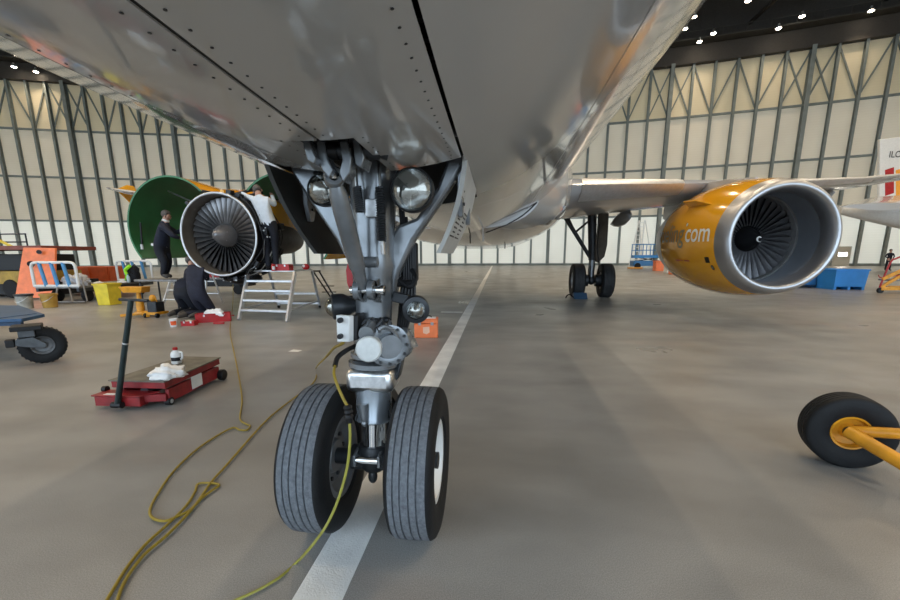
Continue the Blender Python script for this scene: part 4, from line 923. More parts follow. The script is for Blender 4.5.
# ---- tow bar wheel, right edge
o = V3((2.97, .95, 0)); t = thing('tow_bar', tuple(o), 'yellow tube tow bar with a fat black wheel at the right edge', 'tow bar')
n = V3((-.28, -.96, .02)); n /= np.linalg.norm(n); wc = o+V3((0, 0, .245))
p0, tr, p1 = tyre_profile(.245, .18, .105, (-.25, -.08, .08, .25), .004, .006)
mb = MB(); mb.lathe(p0, wc, n, 64, False); mb.lathe(tr, wc, n, 64, False, 1); mb.lathe(p1, wc, n, 64, False); mb.build('tyre', [M_RUB, M_RUB], t, smooth=45)
MB().lathe([(.066, .115), (.076, .110), (.073, .10), (.03, .09), (.02, .05), (.05, .035), (.05, 0)], wc, n, 36, False).build('wheel_rim', M_YEL2, t, smooth=40)
MB().lathe([(-.066, .115), (-.05, 0)], wc, n, 30, False).build('wheel_rim', M_YEL2, t)
s_ = np.cross(V3((0, 0, 1)), n); ft = V3((.55, -.2, 0))
b0 = wc+n*.11+V3((-.02, 0, .01)); MB().tube(wc+n*.02, b0+n*.05, .035, n=14).build('stub_axle', M_GEARD, t)
b1 = at(935, 482, .42); MB().tube(b0+V3((-.02, 0, .015)), b1, .041, n=16).build('bar_tube', M_YEL2, t)
b2 = at(950, 437, .60); MB().tube(b0+V3((.02, .02, .015)), b2, .034, n=16).build('bar_tube', M_YEL2, t)
mb = MB()
for k in (.45, .58, .62): q = b0+(b1-b0)*k+V3((0, -.036, .008)); mb.tube(q, q+V3((0, -.006, .001)), .006, n=8)
mb.build('bolts', M_BLACK, t)
MB().tube(b1, b2, .03, n=12).build('cross_tube', M_YEL2, t)
# ---- aluminium step platform (right of the bare engine)
def steps_platform(name, FL, FR, BL, BR, ztop, nst, label, m=M_ALU2):
    FL, FR, BL, BR = [V3(q) for q in (FL, FR, BL, BR)]; c = (FL+FR+BL+BR)/4
    t = thing(name, (c[0], c[1], 0), label, 'step platform')
    fa = lambda e0, e1, k, z: V3((*(e0+(e1-e0)*k)[:2], z))
    TFL, TFR = fa(FL, BL, .29, ztop), fa(FR, BR, .29, ztop); TBL, TBR = fa(FL, BL, .80, ztop), fa(FR, BR, .80, ztop)
    for a_, b_ in ((FL, TFL), (FR, TFR)): MB().beam(a_, b_-V3((0, 0, .02)), .05, .10, (0, -1, 0)).build('stair_stringer', m, t, bevel=.004)
    for a_, b_ in ((BL, TBL), (BR, TBR)): MB().beam(a_+V3((0, 0, .07)), b_-V3((0, 0, .02)), .055, .055).build('rear_leg', m, t, bevel=.004)
    for q in (BL, BR): MB().lathe([(-.02, .01), (-.02, .045), (.02, .045), (.02, .01)], q+V3((0, 0, .046)), (1, 0, 0), 14).build('castor', M_BLACK, t)
    for k in range(nst):
        z = ztop*(k+1)/(nst+0.); e = (z-0)/ztop
        a_, b_ = FL+(TFL-FL)*e, FR+(TFR-FR)*e
        if k == nst-1: MB().prism([TFL, TFR, TBR, TBL], (0, 0, .035)).build('platform_deck', m, t, bevel=.006)
        else: MB().beam(V3((a_[0], a_[1]+.05, z)), V3((b_[0], b_[1]+.05, z)), .17, .05).build('tread', m, t, bevel=.006)
    for z in (.14, .42):
        e = z/ztop; MB().beam(BL+(TBL-BL)*e, BR+(TBR-BR)*e, .03, .05).build('cross_rail', m, t)
    for a_, b_ in ((FL+(TFL-FL)*.22, BL+(TBL-BL)*.2), (FR+(TFR-FR)*.22, BR+(TBR-BR)*.2)): MB().beam(a_, b_, .025, .035).build('side_brace', m, t)
    return t
steps_platform('step_platform', atz(239, 320), atz(287, 322), atz(279, 308), atz(320, 308), 1.06, 5, 'aluminium step platform with five treads right of the bare engine')
# the leaning steel prop beside it
mb = MB(); t = thing('work_stand', atz(338, 305), 'dark folding stand leaning beside the aluminium step platform', 'stand')
for a_, b_ in (((319, 271, 8.6), (341, 308, 8.2)), ((313, 271, 9.0), (334, 302, 9.2))): MB().tube(at(*a_), atz(b_[0], b_[1], .02), .022, n=8).build('stand_leg', M_GEARD, t)
for y, xa, xb in ((286, 321, 334), (292, 322, 336)): MB().tube(at(xa, y, 8.95), at(xb, y, 8.6), .012, n=6).build('stand_rung', M_GEARD, t)
MB().tube(at(312, 271, 9.0), at(320, 271, 8.6), .02, n=8).build('stand_top', M_GEARD, t)
# ---- plank trestle under the man in navy
o = V3((-7.45, 7.5, 0)); t = thing('work_platform', tuple(o), 'grey plank platform on thin legs carrying the man at the green cowl', 'platform')
zA = float(at(165, 279, 7.55)[2])
MB().box((-7.7, 7.75, zA-.03), (1.15, .70, .05)).build('plank_deck', M_DECK, t, bevel=.006)
for x in (-8.18, -7.22):
    for y in (7.47, 8.03): MB().tube((x, y, 0), (x, y, zA-.055), .022, n=8).build('platform_leg', M_GEARD, t)
    MB().tube((x, 7.47, .3), (x, 8.03, .3), .015, n=6).build('leg_brace', M_GEARD, t)
# ---- white stepladder behind the kneeling men
def stepladder(base, label, w_, h, dep, m, nst, rot):
    t = thing('stepladder', tuple(base), label, 'ladder'); B = V3(base); f = lambda x, y, z: B+rotz((x, y, z), rot)
    for s_ in (-1, 1):
        MB().beam(f(s_*w_/2, 0, 0), f(s_*w_*.36, dep*.5, h), .03, .07).build('ladder_rail', m, t, bevel=.004)
        MB().beam(f(s_*w_/2, dep, 0), f(s_*w_*.36, dep*.55, h), .03, .045).build('rear_rail', M_ALU2, t, bevel=.004)
    for k in range(1, nst+1):
        z = h*k/(nst+.15); e = z/h; ww = w_*(1-.28*e); MB().box(f(0, dep*.5*e+.02, z), (ww, .10, .03), (rotz((1, 0, 0), rot), rotz((0, 1, 0), rot), V3((0, 0, 1)))).build('ladder_tread', m, t, bevel=.004)
    for z in (.25*h, .55*h): e = z/h; MB().beam(f(-w_/2*(1-.28*e), dep*(1-.45*e), z), f(w_/2*(1-.28*e), dep*(1-.45*e), z), .02, .03).build('rear_rung', M_ALU2, t)
    return t
g0 = atz(162, 309); stepladder(V3((g0[0]+.27, g0[1], 0)), 'small white stepladder left of the kneeling men', .54, .80, .75, M_WHITE, 3, 0.)
g1 = atz(216, 304); stepladder(V3((g1[0]-.25, g1[1]-.6, 0)), 'grey stepladder standing under the bare engine behind the kneeling men', .7, 1.25, .8, M_ALU2, 5, 0.)
# ---- red tool boxes, cup
def toolbox(o, w_, d_, h, label, rot=0., tray=False):
    o = V3(o); t = thing('toolbox', tuple(o), label, 'toolbox'); ax_ = (rotz((1, 0, 0), rot), rotz((0, 1, 0), rot), V3((0, 0, 1)))
    mb = MB(); wl = .012
    mb.box(o+V3((0, 0, .008)), (w_, d_, .016), ax_)
    for s_ in (-1, 1): mb.box(o+ax_[1]*s_*(d_/2-wl/2)+V3((0, 0, h/2)), (w_, wl, h), ax_); mb.box(o+ax_[0]*s_*(w_/2-wl/2)+V3((0, 0, h/2)), (wl, d_, h), ax_)
    mb.build('box_body', M_RED, t, bevel=.004)
    for s_ in (-1, 1): MB().box(o+ax_[0]*s_*.25*w_-ax_[1]*(d_/2+.006)+V3((0, 0, h*.8)), (.03, .012, .04), ax_).build('box_latch', M_ALU2, t)
    MB().sweep(cat_rom([o+ax_[0]*w_*.51+V3((0, -.05, h*.6)), o+ax_[0]*(w_*.5+.05)+V3((0, -.02, h*.55)), o+ax_[0]*(w_*.5+.05)+V3((0, .02, h*.55)), o+ax_[0]*w_*.51+V3((0, .05, h*.6))], 4), .008, 6).build('box_handle', M_RED, t)
    return t
ra, rb = atz(197, 324), atz(226, 321); a_ = math.atan2(rb[1]-ra[1], rb[0]-ra[0]); mid = (ra+rb)/2+V3((-.05, .15, 0))
toolbox(mid, .68, .27, .19, 'long red toolbox full of white wipes beside the kneeling men', a_*.6)
rag((mid[0]+.03, mid[1], .12), (.22, .10, .11), 9, 'paper_wipes', 'white paper wipes heaped in the long red toolbox')
sr = atz(187, 326)+V3((0, .08, 0)); toolbox(sr, .26, .17, .10, 'small red open box between the paper cup and the long red toolbox', .25)
rag((sr[0], sr[1], .05), (.08, .05, .045), 11, 'paper_wipes', 'small cream rag in the little red open box', mat('cream_rag', (.62, .55, .42), .85))
q = atz(219, 324); tag(MB().box(V3(q)+V3((0, 0, .02)), (.22, .05, .04), (rotz((1, 0, 0), .2), rotz((0, 1, 0), .2), V3((0, 0, 1)))).build('torch_bar', M_RED, org=q, bevel=.01), 'thin red tool lying in front of the long red toolbox', 'tool')
q = atz(174, 326.5); t = thing('paper_cup', tuple(q), 'white paper tub with an orange red label on the floor', 'cup')
MB().lathe([(0, .062), (.16, .078), (.165, .078), (.16, .072), (.01, .058), (.01, 0)], q, (0, 0, 1), 20, True).build('tub_body', M_WHITE, t, smooth=50)
MB().lathe([(.035, .0675), (.12, .0758)], q, (0, 0, 1), 20, False, a0=4.6, a1=6.1).build('tub_label', mat('tub_print', (.85, .12, .03), .4), t)
pz = 1.06+.04; q = V3(atz(278, 271, pz))+V3((.02, .2, 0)); toolbox((q[0], q[1], pz), .36, .22, .14, 'red toolbox on the top deck of the aluminium step platform', .05)
q2 = (q[0]-.14, q[1]-.16, pz); t = thing('spray_can', q2, 'small red can with white label on the step platform deck', 'can')
MB().lathe([(0, .045), (.12, .045), (.135, .03), (.15, .03)], q2, (0, 0, 1), 16).build('can_body', M_RED, t); MB().lathe([(.03, .0455), (.1, .0455)], q2, (0, 0, 1), 12, False, a0=4.6, a1=6.0).build('can_label', M_WHITE, t)
q = V3(atz(304, 270, pz)); q[1] += .1; t = thing('hand_lamp', (q[0], q[1], pz), 'red hand lamp with a white lens at the end of the step platform', 'lamp')
MB().ball((q[0], q[1], pz+.07), (.09, .07, .07), 14, 8).build('lamp_body', M_RED, t); MB().ball((q[0]-.02, q[1]-.06, pz+.09), (.035, .02, .035), 10, 6).build('lamp_lens', M_WHITE, t)
# ---- yellow jack beside the bin
o = V3(atz(143, 317)); o[2] = 0; t = thing('axle_jack', tuple(o), 'orange yellow hydraulic jack with a wide pan and small wheels', 'jack')
MB().lathe([(0, .14), (.05, .13), (.06, .085), (.30, .08), (.32, .05), (.52, .045)], o+V3((-.12, .1, .07)), (0, 0, 1), 18).build('jack_cylinder', M_YEL2, t, smooth=40)
c = o+V3((-.18, .1, .60)); MB().prism([c+V3((-.24, -.12, -.02)), c+V3((.24, -.12, -.02)), c+V3((.31, -.15, .12)), c+V3((-.31, -.15, .12))], (0, .26, 0)).build('jack_pan', M_YEL2, t, bevel=.01)
mb = MB()
for a in (210, 330, 90): mb.beam(o+V3((-.12, .1, .07)), o+V3((-.12+.42*math.cos(math.radians(a)), .1+.42*math.sin(math.radians(a)), .045)), .07, .06)
mb.build('jack_foot', M_YEL2, t, bevel=.006)
d = o+V3((.33, .05, 0)); MB().box(d+V3((0, 0, .24)), (.24, .26, .26)).build('pump_body', M_GEARD, t, bevel=.015)
mb = MB().box(d+V3((0, 0, .10)), (.36, .34, .06)); mb.ball(d+V3((-.05, 0, .45)), (.075, .075, .085), 12, 8); mb.tube(d+V3((-.05, 0, .3)), d+V3((-.05, 0, .42)), .03, n=8); mb.tube(d+V3((.06, 0, .3)), d+V3((.06, -.05, .5)), .015, n=8); mb.build('pump_base', M_YEL2, t, bevel=.006)
for e in (-.14, .16): MB().lathe([(-.02, .02), (-.02, .055), (.02, .055), (.02, .02)], d+V3((e, -.17, .056)), (1, 0, 0), 14).build('jack_wheel', M_BLACK, t)
MB().beam(o+V3((-.1, .1, .12)), d+V3((-.1, 0, .12)), .05, .05).build('link_bar', M_YEL2, t)
# ---- yellow bin and buckets
o = (V3(atz(92, 306))+V3(atz(113, 305)))/2+V3((0, .25, 0)); t = thing('waste_bin', tuple(o), 'square yellow plastic bin in front of the dolly', 'bin')
h = .64; A_ = .20; B_ = .235; mb = MB(); vs = []
for z, a_, i_ in ((0, A_, 0), (h, B_, 0), (h, B_-.02, 1), (.03, A_-.02, 1)): vs += [o+V3((sx*a_, sy*a_, z)) for sx, sy in ((-1, -1), (1, -1), (1, 1), (-1, 1))]
fs = [(3, 2, 1, 0), (12, 13, 14, 15)]
for j in range(3): fs += [(4*j+i, 4*j+(i+1) % 4, 4*j+4+(i+1) % 4, 4*j+4+i) for i in range(4)]
mb.add(vs, fs).build('bin_body', M_YELBIN, t, bevel=.01)
mb = MB()
for sx, sy, lx, ly in ((0, -1, 1, 0), (0, 1, 1, 0), (-1, 0, 0, 1), (1, 0, 0, 1)): mb.box(o+V3((sx*B_, sy*B_, h-.02)), (.04+lx*B_*2, .04+ly*B_*2, .05))
mb.build('bin_rim', M_YELBIN, t, bevel=.008)
def bucket(o, r, h, m, label):
    o = V3(o); t = thing('bucket', tuple(o), label, 'bucket')
    MB().lathe([(0, r*.84), (.01, r*.86), (h, r), (h, r-.015), (.03, r*.82), (.03, 0)], o, (0, 0, 1), 26).build('bucket_body', m, t, smooth=40)
    MB().lathe([(h-.05, r+.002), (h-.05, r+.018), (h+.006, r+.018), (h+.006, r-.01)], o, (0, 0, 1), 26, False).build('bucket_rim', m if m is M_BUCKETY else M_GEARD, t)
    MB().sweep(cat_rom([o+V3((-r, 0, h-.03)), o+V3((-r*.7, -r*.8, h-.16)), o+V3((0, -r*1.12, h-.22)), o+V3((r*.7, -r*.8, h-.16)), o+V3((r, 0, h-.03))], 5), .006, 6).build('bucket_handle', M_ALU2, t)
bucket(V3(atz(23, 309))+V3((-.1, .16, 0)), .19, .40, M_BUCKET, 'dirty grey bucket with a dark rim at the foot of the orange panel')
bucket(V3(atz(48, 308))+V3((-.1, .16, 0)), .19, .39, M_BUCKETY, 'ochre bucket under the white and blue dolly rail')
MB_ = MB()
# ---- dolly with white and blue end rails
o = V3((-13.3, 11.2, 0)); t = thing('baggage_dolly', tuple(o), 'long flat dolly with white end rails and blue slats, loaded with work gear', 'dolly')
X0, X1, Y0, Y1, zd = -13.95, -12.6, 9.6, 13.0, .52
MB().box(((X0+X1)/2, (Y0+Y1)/2, zd-.03), (X1-X0, Y1-Y0, .06)).build('dolly_deck', M_DECK, t, bevel=.008)
mb = MB()
for x in (X0+.05, X1-.05): mb.box((x, (Y0+Y1)/2, zd-.11), (.08, Y1-Y0, .1))
mb.build('deck_frame', M_GEARD, t)
for Y in (Y0, Y1):
    mb = MB().sweep(cat_rom([(X0, Y, zd), (X0, Y, zd+.5), (X0+.02, Y, zd+.66), (X0+.14, Y, zd+.74), ((X0+X1)/2, Y, zd+.74), (X1-.14, Y, zd+.74), (X1-.02, Y, zd+.66), (X1, Y, zd+.5), (X1, Y, zd)], 5), .042, 8); mb.tube((X0, Y, zd+.02), (X1, Y, zd+.02), .045, n=8)
    mb.build('end_rail', M_WHITE, t)
    for k in range(3): x = X0+.26+.36*k; MB().tube((x, Y, zd+.74), (x+.10, Y, zd), .05, n=8).build('blue_slat', mat('rail_blue', (.06, .25, .50), .4, 0, .1, 6), t)
for x in (X0+.2, X1-.2):
    for y in (Y0+.5, Y1-.5): MB().lathe([(-.06, .06), (-.06, .18), (-.04, .2), (.04, .2), (.06, .18), (.06, .06)], (x, y, .2), (1, 0, 0), 22).build('dolly_wheel', M_RUB, t)
mb = MB().tube((X0+.7, Y0, zd), (X0+.75, Y0-.25, .06), .025, n=8); mb.tube((X1-.3, Y0, zd), (X1-.05, Y0-.25, .06), .025, n=8); mb.tube((X0+.7, Y0-.25, .06), (X1+.3, Y0-.2, .06), .03, n=8); mb.tube((X1+.05, Y0+.1, zd+.3), (X1+.35, Y0-.2, .06), .022, n=8); mb.build('tow_frame', M_DECK, t)
t.rotation_euler.z = .13
# gear lying on the dolly
rag((-12.9, 10.1, zd), (.42, .30, .26), 21, 'plastic_bag', 'greyish clear plastic bag behind the near dolly rail', mat('grey_plastic_bag', (.42, .42, .44), .25, 0, .2, 9))
o_ = rag((-12.75, 12.1, zd), (.22, .25, .42), 23, 'work_jacket', 'dark work jacket with a lime stripe heaped on the dolly', M_NAVY2); o_['category'] = 'jacket'
MB().sweep(cat_rom([(-12.82, 11.82, zd+.08), (-12.72, 11.80, zd+.28), (-12.78, 11.84, zd+.44), (-12.62, 11.9, zd+.60)], 5), [.03]*5+[.05]*5+[.06]*6, 7).build('lime_stripe', M_HIVIS, o_)
q = (-12.58, 11.7, zd); t = thing('water_bottle', q, 'small clear blue water bottle standing on the dolly', 'bottle')
MB().lathe([(0, .05), (.2, .05), (.24, .03), (.27, .02)], q, (0, 0, 1), 14).build('bottle_body', mat('bottle_pet', (.45, .62, .70), .15, 0, .05, 9), t); MB().lathe([(.27, .022), (.30, .022)], q, (0, 0, 1), 12).build('bottle_cap', M_BLUE, t)
rag((-13.2, 12.55, zd), (.2, .22, .22), 27, 'tool_bag', 'black soft tool bag near the far dolly rail', M_BLACK)['category'] = 'bag'
for k, (x, y, c_) in enumerate(((-12.95, 10.9, 'crumpled white wipe lying on the near half of the dolly'), (-12.6, 11.45, 'crumpled white wipe next to the water bottle on the dolly'))): rag((x, y, zd), (.14, .11, .06), 31+k, 'wipe', c_)
# ---- orange ground unit at the left edge
o = V3((-16.2, 11.2, 0)); t = thing('ground_power_unit', tuple(o), 'dark ground unit with a tall orange end panel at the left edge', 'machine')
q0, q1, q2, q3 = at(15, 300, 10.35), at(54, 297, 10.45), at(55, 248, 10.8), at(23, 247.5, 10.7)
q0[2] = .05; q1[2] = .10
MB().prism([q0, q1, q2, q3], (.0, .07, 0)).build('orange_panel', M_ORANGE, t, bevel=.01)
zt = float(q2[2]); mb = MB().box((q2[0]-3.75, 11.9, zt+.02), (6.2, 2.0, .14)); mb.build('roof_slab', mat('rust_red_roof', (.20, .045, .025), .5, 0, .25, 4), t, bevel=.01)
MB().box((q0[0]-2.2, 11.8, .72), (5.0, 1.5, .45)).build('yellow_side', mat('dirty_yellow', (.35, .22, .03), .5, 0, .3, 4), t, bevel=.01)
MB().box((q0[0]-2.0, 12.1, .35), (5.2, 1.6, .5)).build('chassis', M_BLACK, t); MB().box((q0[0]-3.0, 12.3, 1.25), (5.2, 1.4, .6)).build('engine_housing', M_BLACK, t, bevel=.02)
for x in (-16.6, -19.5): MB().lathe([(-.1, .1), (-.1, .3), (-.07, .33), (.07, .33), (.1, .3), (.1, .1)], (x, 11.1, .33), (0, 1, 0), 22).build('unit_wheel', M_RUB, t)
mb = MB()
for z in (.35, .75): mb.tube((-20, 11.6, zt+z*.7), (-16.3, 11.6, zt+z*.7), .025, n=6)
for x in (-19, -17.6, -16.3): mb.tube((x, 11.6, zt), (x, 11.6, zt+.55), .025, n=6)
mb.build('roof_rail', M_GEARD, t); MB().beam((-17.6, 11.4, zt+.5), (-16.7, 11.4, zt+.08), .07, .07).build('yellow_stay', M_YELBIN, t)
for (px, py), nm in (((29, 249), 0), ((38, 252), 0)):
    pass
MB().tube(at(39, 252, 10.66), at(39, 252, 10.60), .07, n=14).build('panel_latch', M_GEARD, t)
mb = MB().tube(at(31, 264, 10.5), at(31, 264, 10.42), .10, n=14); mb.build('panel_hole', M_BLACK, t)
# ---- red crate and carts behind the dolly
K = V3(at(91, 275, 15.)); K[2] = 0; t = thing('red_skip', tuple(K), 'rusty orange red skip behind the dolly', 'crate')
MB().box(K+V3((0, .5, .66)), (2.0, 1.1, .70)).build('skip_body', mat('rust_orange', (.50, .085, .02), .5, 0, .2, 4), t, bevel=.02)
for x in (-.9, 0, .9): MB().box(K+V3((x, -.08, .66)), (.08, .06, .66)).build('skip_rib', MATS['rust_orange'], t)
for x in (-.8, .8): MB().box(K+V3((x, .5, .155)), (.2, 1.0, .31)).build('skip_foot', M_BLACK, t)
o = V3((-10.2, 13.4, 0)); t = thing('tool_cart', tuple(o), 'low dark tool cart behind the white stepladder', 'cart')
MB().box((-10.2, 13.4, .60), (2.6, 1.0, .08)).build('cart_deck', M_DECK, t, bevel=.01); MB().box((-10.2, 13.4, .42), (2.4, .8, .26)).build('cart_frame', M_BLACK, t)
for x in (-11.2, -9.2): MB().lathe([(-.06, .06), (-.06, .18), (.06, .18), (.06, .06)], (x, 12.95, .18), (0, 1, 0), 18).build('cart_wheel', M_RUB, t)
toolbox((-10.4, 13.3, .64), .9, .4, .26, 'red toolbox on the low dark tool cart', 0.)
q = (-9.4, 13.2, .64); rag(q, (.35, .2, .12), 41, 'hi_vis_vest', 'lime vest crumpled on the low dark tool cart', M_HIVIS)['category'] = 'vest'
# ================================================================ far right: crates, lift, other aircraft
def crate(o, w_, d_, h, label, m, rot=0., taper=.93):
    o = V3(o); t = thing('steel_bin', tuple(o), label, 'crate', 'blue steel bins beside the engine'); f = lambda x, y, z: o+rotz((x, y, z), rot)
    lo = [f(sx*w_/2*taper, sy*d_/2*taper, .12) for sx, sy in ((-1, -1), (1, -1), (1, 1), (-1, 1))]; hi = [f(sx*w_/2, sy*d_/2, h) for sx, sy in ((-1, -1), (1, -1), (1, 1), (-1, 1))]
    il = [f(sx*(w_/2*taper-.04), sy*(d_/2*taper-.04), .18) for sx, sy in ((-1, -1), (1, -1), (1, 1), (-1, 1))]; ih = [f(sx*(w_/2-.04), sy*(d_/2-.04), h) for sx, sy in ((-1, -1), (1, -1), (1, 1), (-1, 1))]
    fs = [(3, 2, 1, 0), (12, 13, 14, 15)]
    for a, b in ((0, 4), (4, 8), (8, 12)): fs += [(a+i, a+(i+1) % 4, b+(i+1) % 4, b+i) for i in range(4)]
    MB().add(lo+hi+ih+il, fs).build('bin_shell', m, t, bevel=.01)
    mb = MB(); A = (rotz((1, 0, 0), rot), rotz((0, 1, 0), rot), V3((0, 0, 1)))
    for x in (-.46, 0, .46): mb.box(f(x*w_*taper, 0, .06), (.10, d_*.9, .12), A)
    mb.build('bin_skid', m, t)
    mb = MB()
    for sy in (-1, 1): mb.box(f(0, sy*d_/2, h-.02), (w_+.04, .05, .05), A)
    for sx in (-1, 1): mb.box(f(sx*w_/2, 0, h-.02), (.05, d_+.04, .05), A)
    mb.build('bin_rim', m, t); return t
b1_ = (V3(atz(832, 290))+V3(atz(864, 290)))/2+V3((.1, .55, 0)); crate(b1_, 1.2, 1.0, .80, 'bright blue steel bin on skids, nearest to the right edge', M_BLUEB)
b2_ = V3(atz(815, 288.5))+V3((.35, .9, 0)); crate(b2_, 1.75, 1.1, .80, 'darker blue steel bin half hidden behind the yellow engine', M_BLUE)
b3_ = V3(atz(795, 288))+V3((-.95, 1.0, 0)); crate(b3_, 1.2, 1.0, .62, 'low blue steel bin under the yellow engine inlet', M_BLUE)
q = V3((b2_[0]+.15, b2_[1]+.1, .80)); t = thing('red_pump', tuple(q+V3((.3, 1.2, -.8))), 'red pump unit on a stand behind the blue bins', 'machine')
c = q+V3((.45, 1.2, .22)); MB().box(c+V3((0, 0, .10)), (1.5, .5, .22)).build('pump_body', M_RED, t, bevel=.03); mb = MB().tube(c+V3((-.3, 0, .2)), c+V3((-.3, 0, .42)), .14, n=14); mb.box(c+V3((.3, 0, .28)), (.3, .3, .2)); mb.build('pump_head', M_RED, t, bevel=.02)
mb = MB()
for x in (-.6, .6): mb.box(c+V3((x, 0, -.4)), (.08, .4, .8))
mb.build('pump_stand', M_BLACK, t); MB().ball(c+V3((0, -.05, .27)), (.09, .09, .11), 10, 6).build('white_filter', M_WHITE, t)
# passenger-style yellow and red steps at the right edge
o = V3(atz(888, 294)); t = thing('access_steps', tuple(o), 'yellow base access steps with red handrails at the right edge', 'steps')
mb = MB().box(o+V3((1.0, .4, .16)), (1.9, .12, .12)); mb.box(o+V3((1.6, 1.1, .16)), (1.4, .12, .12)); mb.beam(o+V3((.05, .4, .5)), o+V3((1.9, .4, 1.5)), .07, .12); mb.beam(o+V3((.05, .4, .2)), o+V3((1.0, .4, .9)), .07, .1); mb.build('yellow_chassis', M_YEL2, t, bevel=.01)
mb = MB()
for k in range(5): mb.box(o+V3((.6+.36*k, .75, .45+.2*k)), (.3, .6, .05))
mb.build('step_treads', M_DECK, t)
MB().sweep(cat_rom([o+V3((.02, .4, .2)), o+V3((.16, .4, .9)), o+V3((.26, .4, 1.18)), o+V3((.5, .4, 1.3)), o+V3((1.9, .4, 2.1))], 5), .03, 8).build('red_handrail', M_RED, t)
MB().sweep(cat_rom([o+V3((-.1, .4, .65)), o+V3((.1, .4, .55)), o+V3((1.2, .4, .8))], 4), .015, 6).build('red_chain', M_RED, t)
for x in (.06, 1.7): MB().lathe([(-.04, .03), (-.04, .1), (.04, .1), (.04, .03)], o+V3((x, .4, .1)), (0, 1, 0), 14).build('castor', M_BLACK, t)
# blue scissor lift, tall white ladder and boxes by the back wall
P = V3(atz(640, 268.6)); k = 1.0
t = thing('scissor_lift', tuple(P), 'blue scissor lift platform standing near the back wall', 'lift')
MB().box(P+V3((.8, .6, .55)), (3.0, 1.3, .55)).build('lift_chassis', M_BLUE, t, bevel=.03)
MB().box(P+V3((.8, .6, 1.25)), (2.9, 1.2, .30)).build('lift_deck', M_BLUEB, t, bevel=.03)
mb = MB()
for x in (-.6, .15, .9, 1.6, 2.2):
    for y in (0, 1.2): mb.box(P+V3((x, y, 1.95)), (.07, .07, 1.2))
for z in (1.9, 2.5):
    for y in (0, 1.2): mb.box(P+V3((.8, y, z)), (2.9, .06, .07))
mb.build('lift_guardrail', M_BLUE, t)
MB().box(P+V3((2.0, .1, 1.9)), (.7, .5, 1.1)).build('control_station', M_BLUEB, t, bevel=.04)
mb = MB()
for s_ in (-1, 1): mb.beam(P+V3((.8-s_*1.1, .2, .8)), P+V3((.8+s_*1.1, .2, 1.15)), .1, .1)
mb.build('scissor_arms', M_BLACK, t)
for x in (-.3, 1.9): MB().lathe([(-.1, .1), (-.1, .3), (.1, .3), (.1, .1)], P+V3((x, -.05, .3)), (0, 1, 0), 18).build('lift_wheel', M_RUB, t)
MB().box(P+V3((-.6, -.3, .08)), (1.4, .5, .14)).build('stabiliser_foot', M_YEL2, t, bevel=.02)
L = P+V3((1.2, 3.2, 0)); t = thing('tall_stepladder', tuple(L), 'tall white stepladder behind the blue scissor lift', 'ladder')
for s_ in (-1, 1):
    MB().beam(L+V3((s_*.6-.8, 0, 0)), L+V3((s_*.3-.2, .6, 5.2)), .10, .10).build('ladder_rail', M_WHITE, t); MB().beam(L+V3((s_*.6+1.0, 1.2, 0)), L+V3((s_*.3-.1, .7, 5.2)), .08, .08).build('rear_rail', M_WHITE, t)
for kk in range(1, 12): z = .45*kk; e = z/5.2; MB().beam(L+V3((-.6*(1-.5*e)-.8+.6*e, .6*e, z)), L+V3((.6*(1-.5*e)-.8+.6*e, .6*e, z)), .14, .06).build('ladder_tread', M_WHITE, t)
for i, (px, py, col, sz, lb) in enumerate(((664, 271, M_ORANGE, (1.5, .8, .9), 'orange box next to the blue scissor lift'), (673, 273, M_WHITE, (1.0, .7, .6), 'white box right of the orange box by the back wall'), (680, 274.5, M_ORANGE, (1.2, .6, .55), 'flat orange box furthest right under the yellow engine'), (668, 265, M_BLUE, (.8, .6, 1.9), 'tall blue cabinet behind the orange box'))):
    q = V3(atz(px, py if py > 268 else 270.5)); t = thing('storage_box', tuple(q), lb, 'box')
    MB().box(q+V3((0, .3, sz[2]*.44)), (sz[0], sz[1], sz[2]*.88)).build('box_body', col, t, bevel=.03); MB().box(q+V3((0, .3, sz[2]*.94)), (sz[0]+.06, sz[1]+.06, sz[2]*.12)).build('box_lid', col, t, bevel=.02)
# wheel chock at the main gear
q = V3(atz(573, 297.3)); t = thing('wheel_chock', (q[0]+.08, 12.0, 0), 'blue grey wheel chock in front of the main gear tyre', 'chock')
MB().prism([(3.14, 11.88, 0), (3.14, 12.30, 0), (3.14, 12.28, .16), (3.14, 12.10, .20)], (.42, 0, 0)).build('chock_block', mat('chock_blue', (.03, .07, .13), .5), t, bevel=.01)
MB().sweep(cat_rom([(3.13, 12.0, .05), (3.0, 12.0, .14), (2.92, 12.05, .10), (2.9, 12.1, .02)], 4), .02, 6).build('chock_rope', M_BLACK, t)
# exit sign and door on the back wall
def wallhit(px, py, inset=.3):
    d = _ray(px, py); o = CAM[:2]-np.array([WXC, WYC]); a = d[:2]@d[:2]; b = 2*o@d[:2]; c = o@o-(WR-inset)**2; tt = (-b+math.sqrt(b*b-4*a*c))/(2*a); return CAM+d*tt
q = wallhit(842.5, 254.5, .6); ang = math.atan2(q[0]-WXC, q[1]-WYC); A = (V3((math.cos(ang), -math.sin(ang), 0)), V3((math.sin(ang), math.cos(ang), 0)), V3((0, 0, 1)))
t = thing('light_sign', (q[0], q[1], q[2]-.5), 'small lit white sign over a door on the right of the back wall', 'sign')
MB().box(q, (.9, .12, .52), A).build('sign_housing', M_WHITE, t, bevel=.02); MB().box(q-A[1]*.075, (.8, .03, .42), A).build('lit_face', mat('sign_glow', (.9, .9, .85), .4, emit=(1, .93, .8), est=3.), t)
dq = V3((q[0], q[1], 0))+A[1]*.15; dd = struct(MB().box(dq+V3((0, 0, 1.15)), (1.6, .08, 2.3), A).build('door_1', M_SIDE, smooth=0))
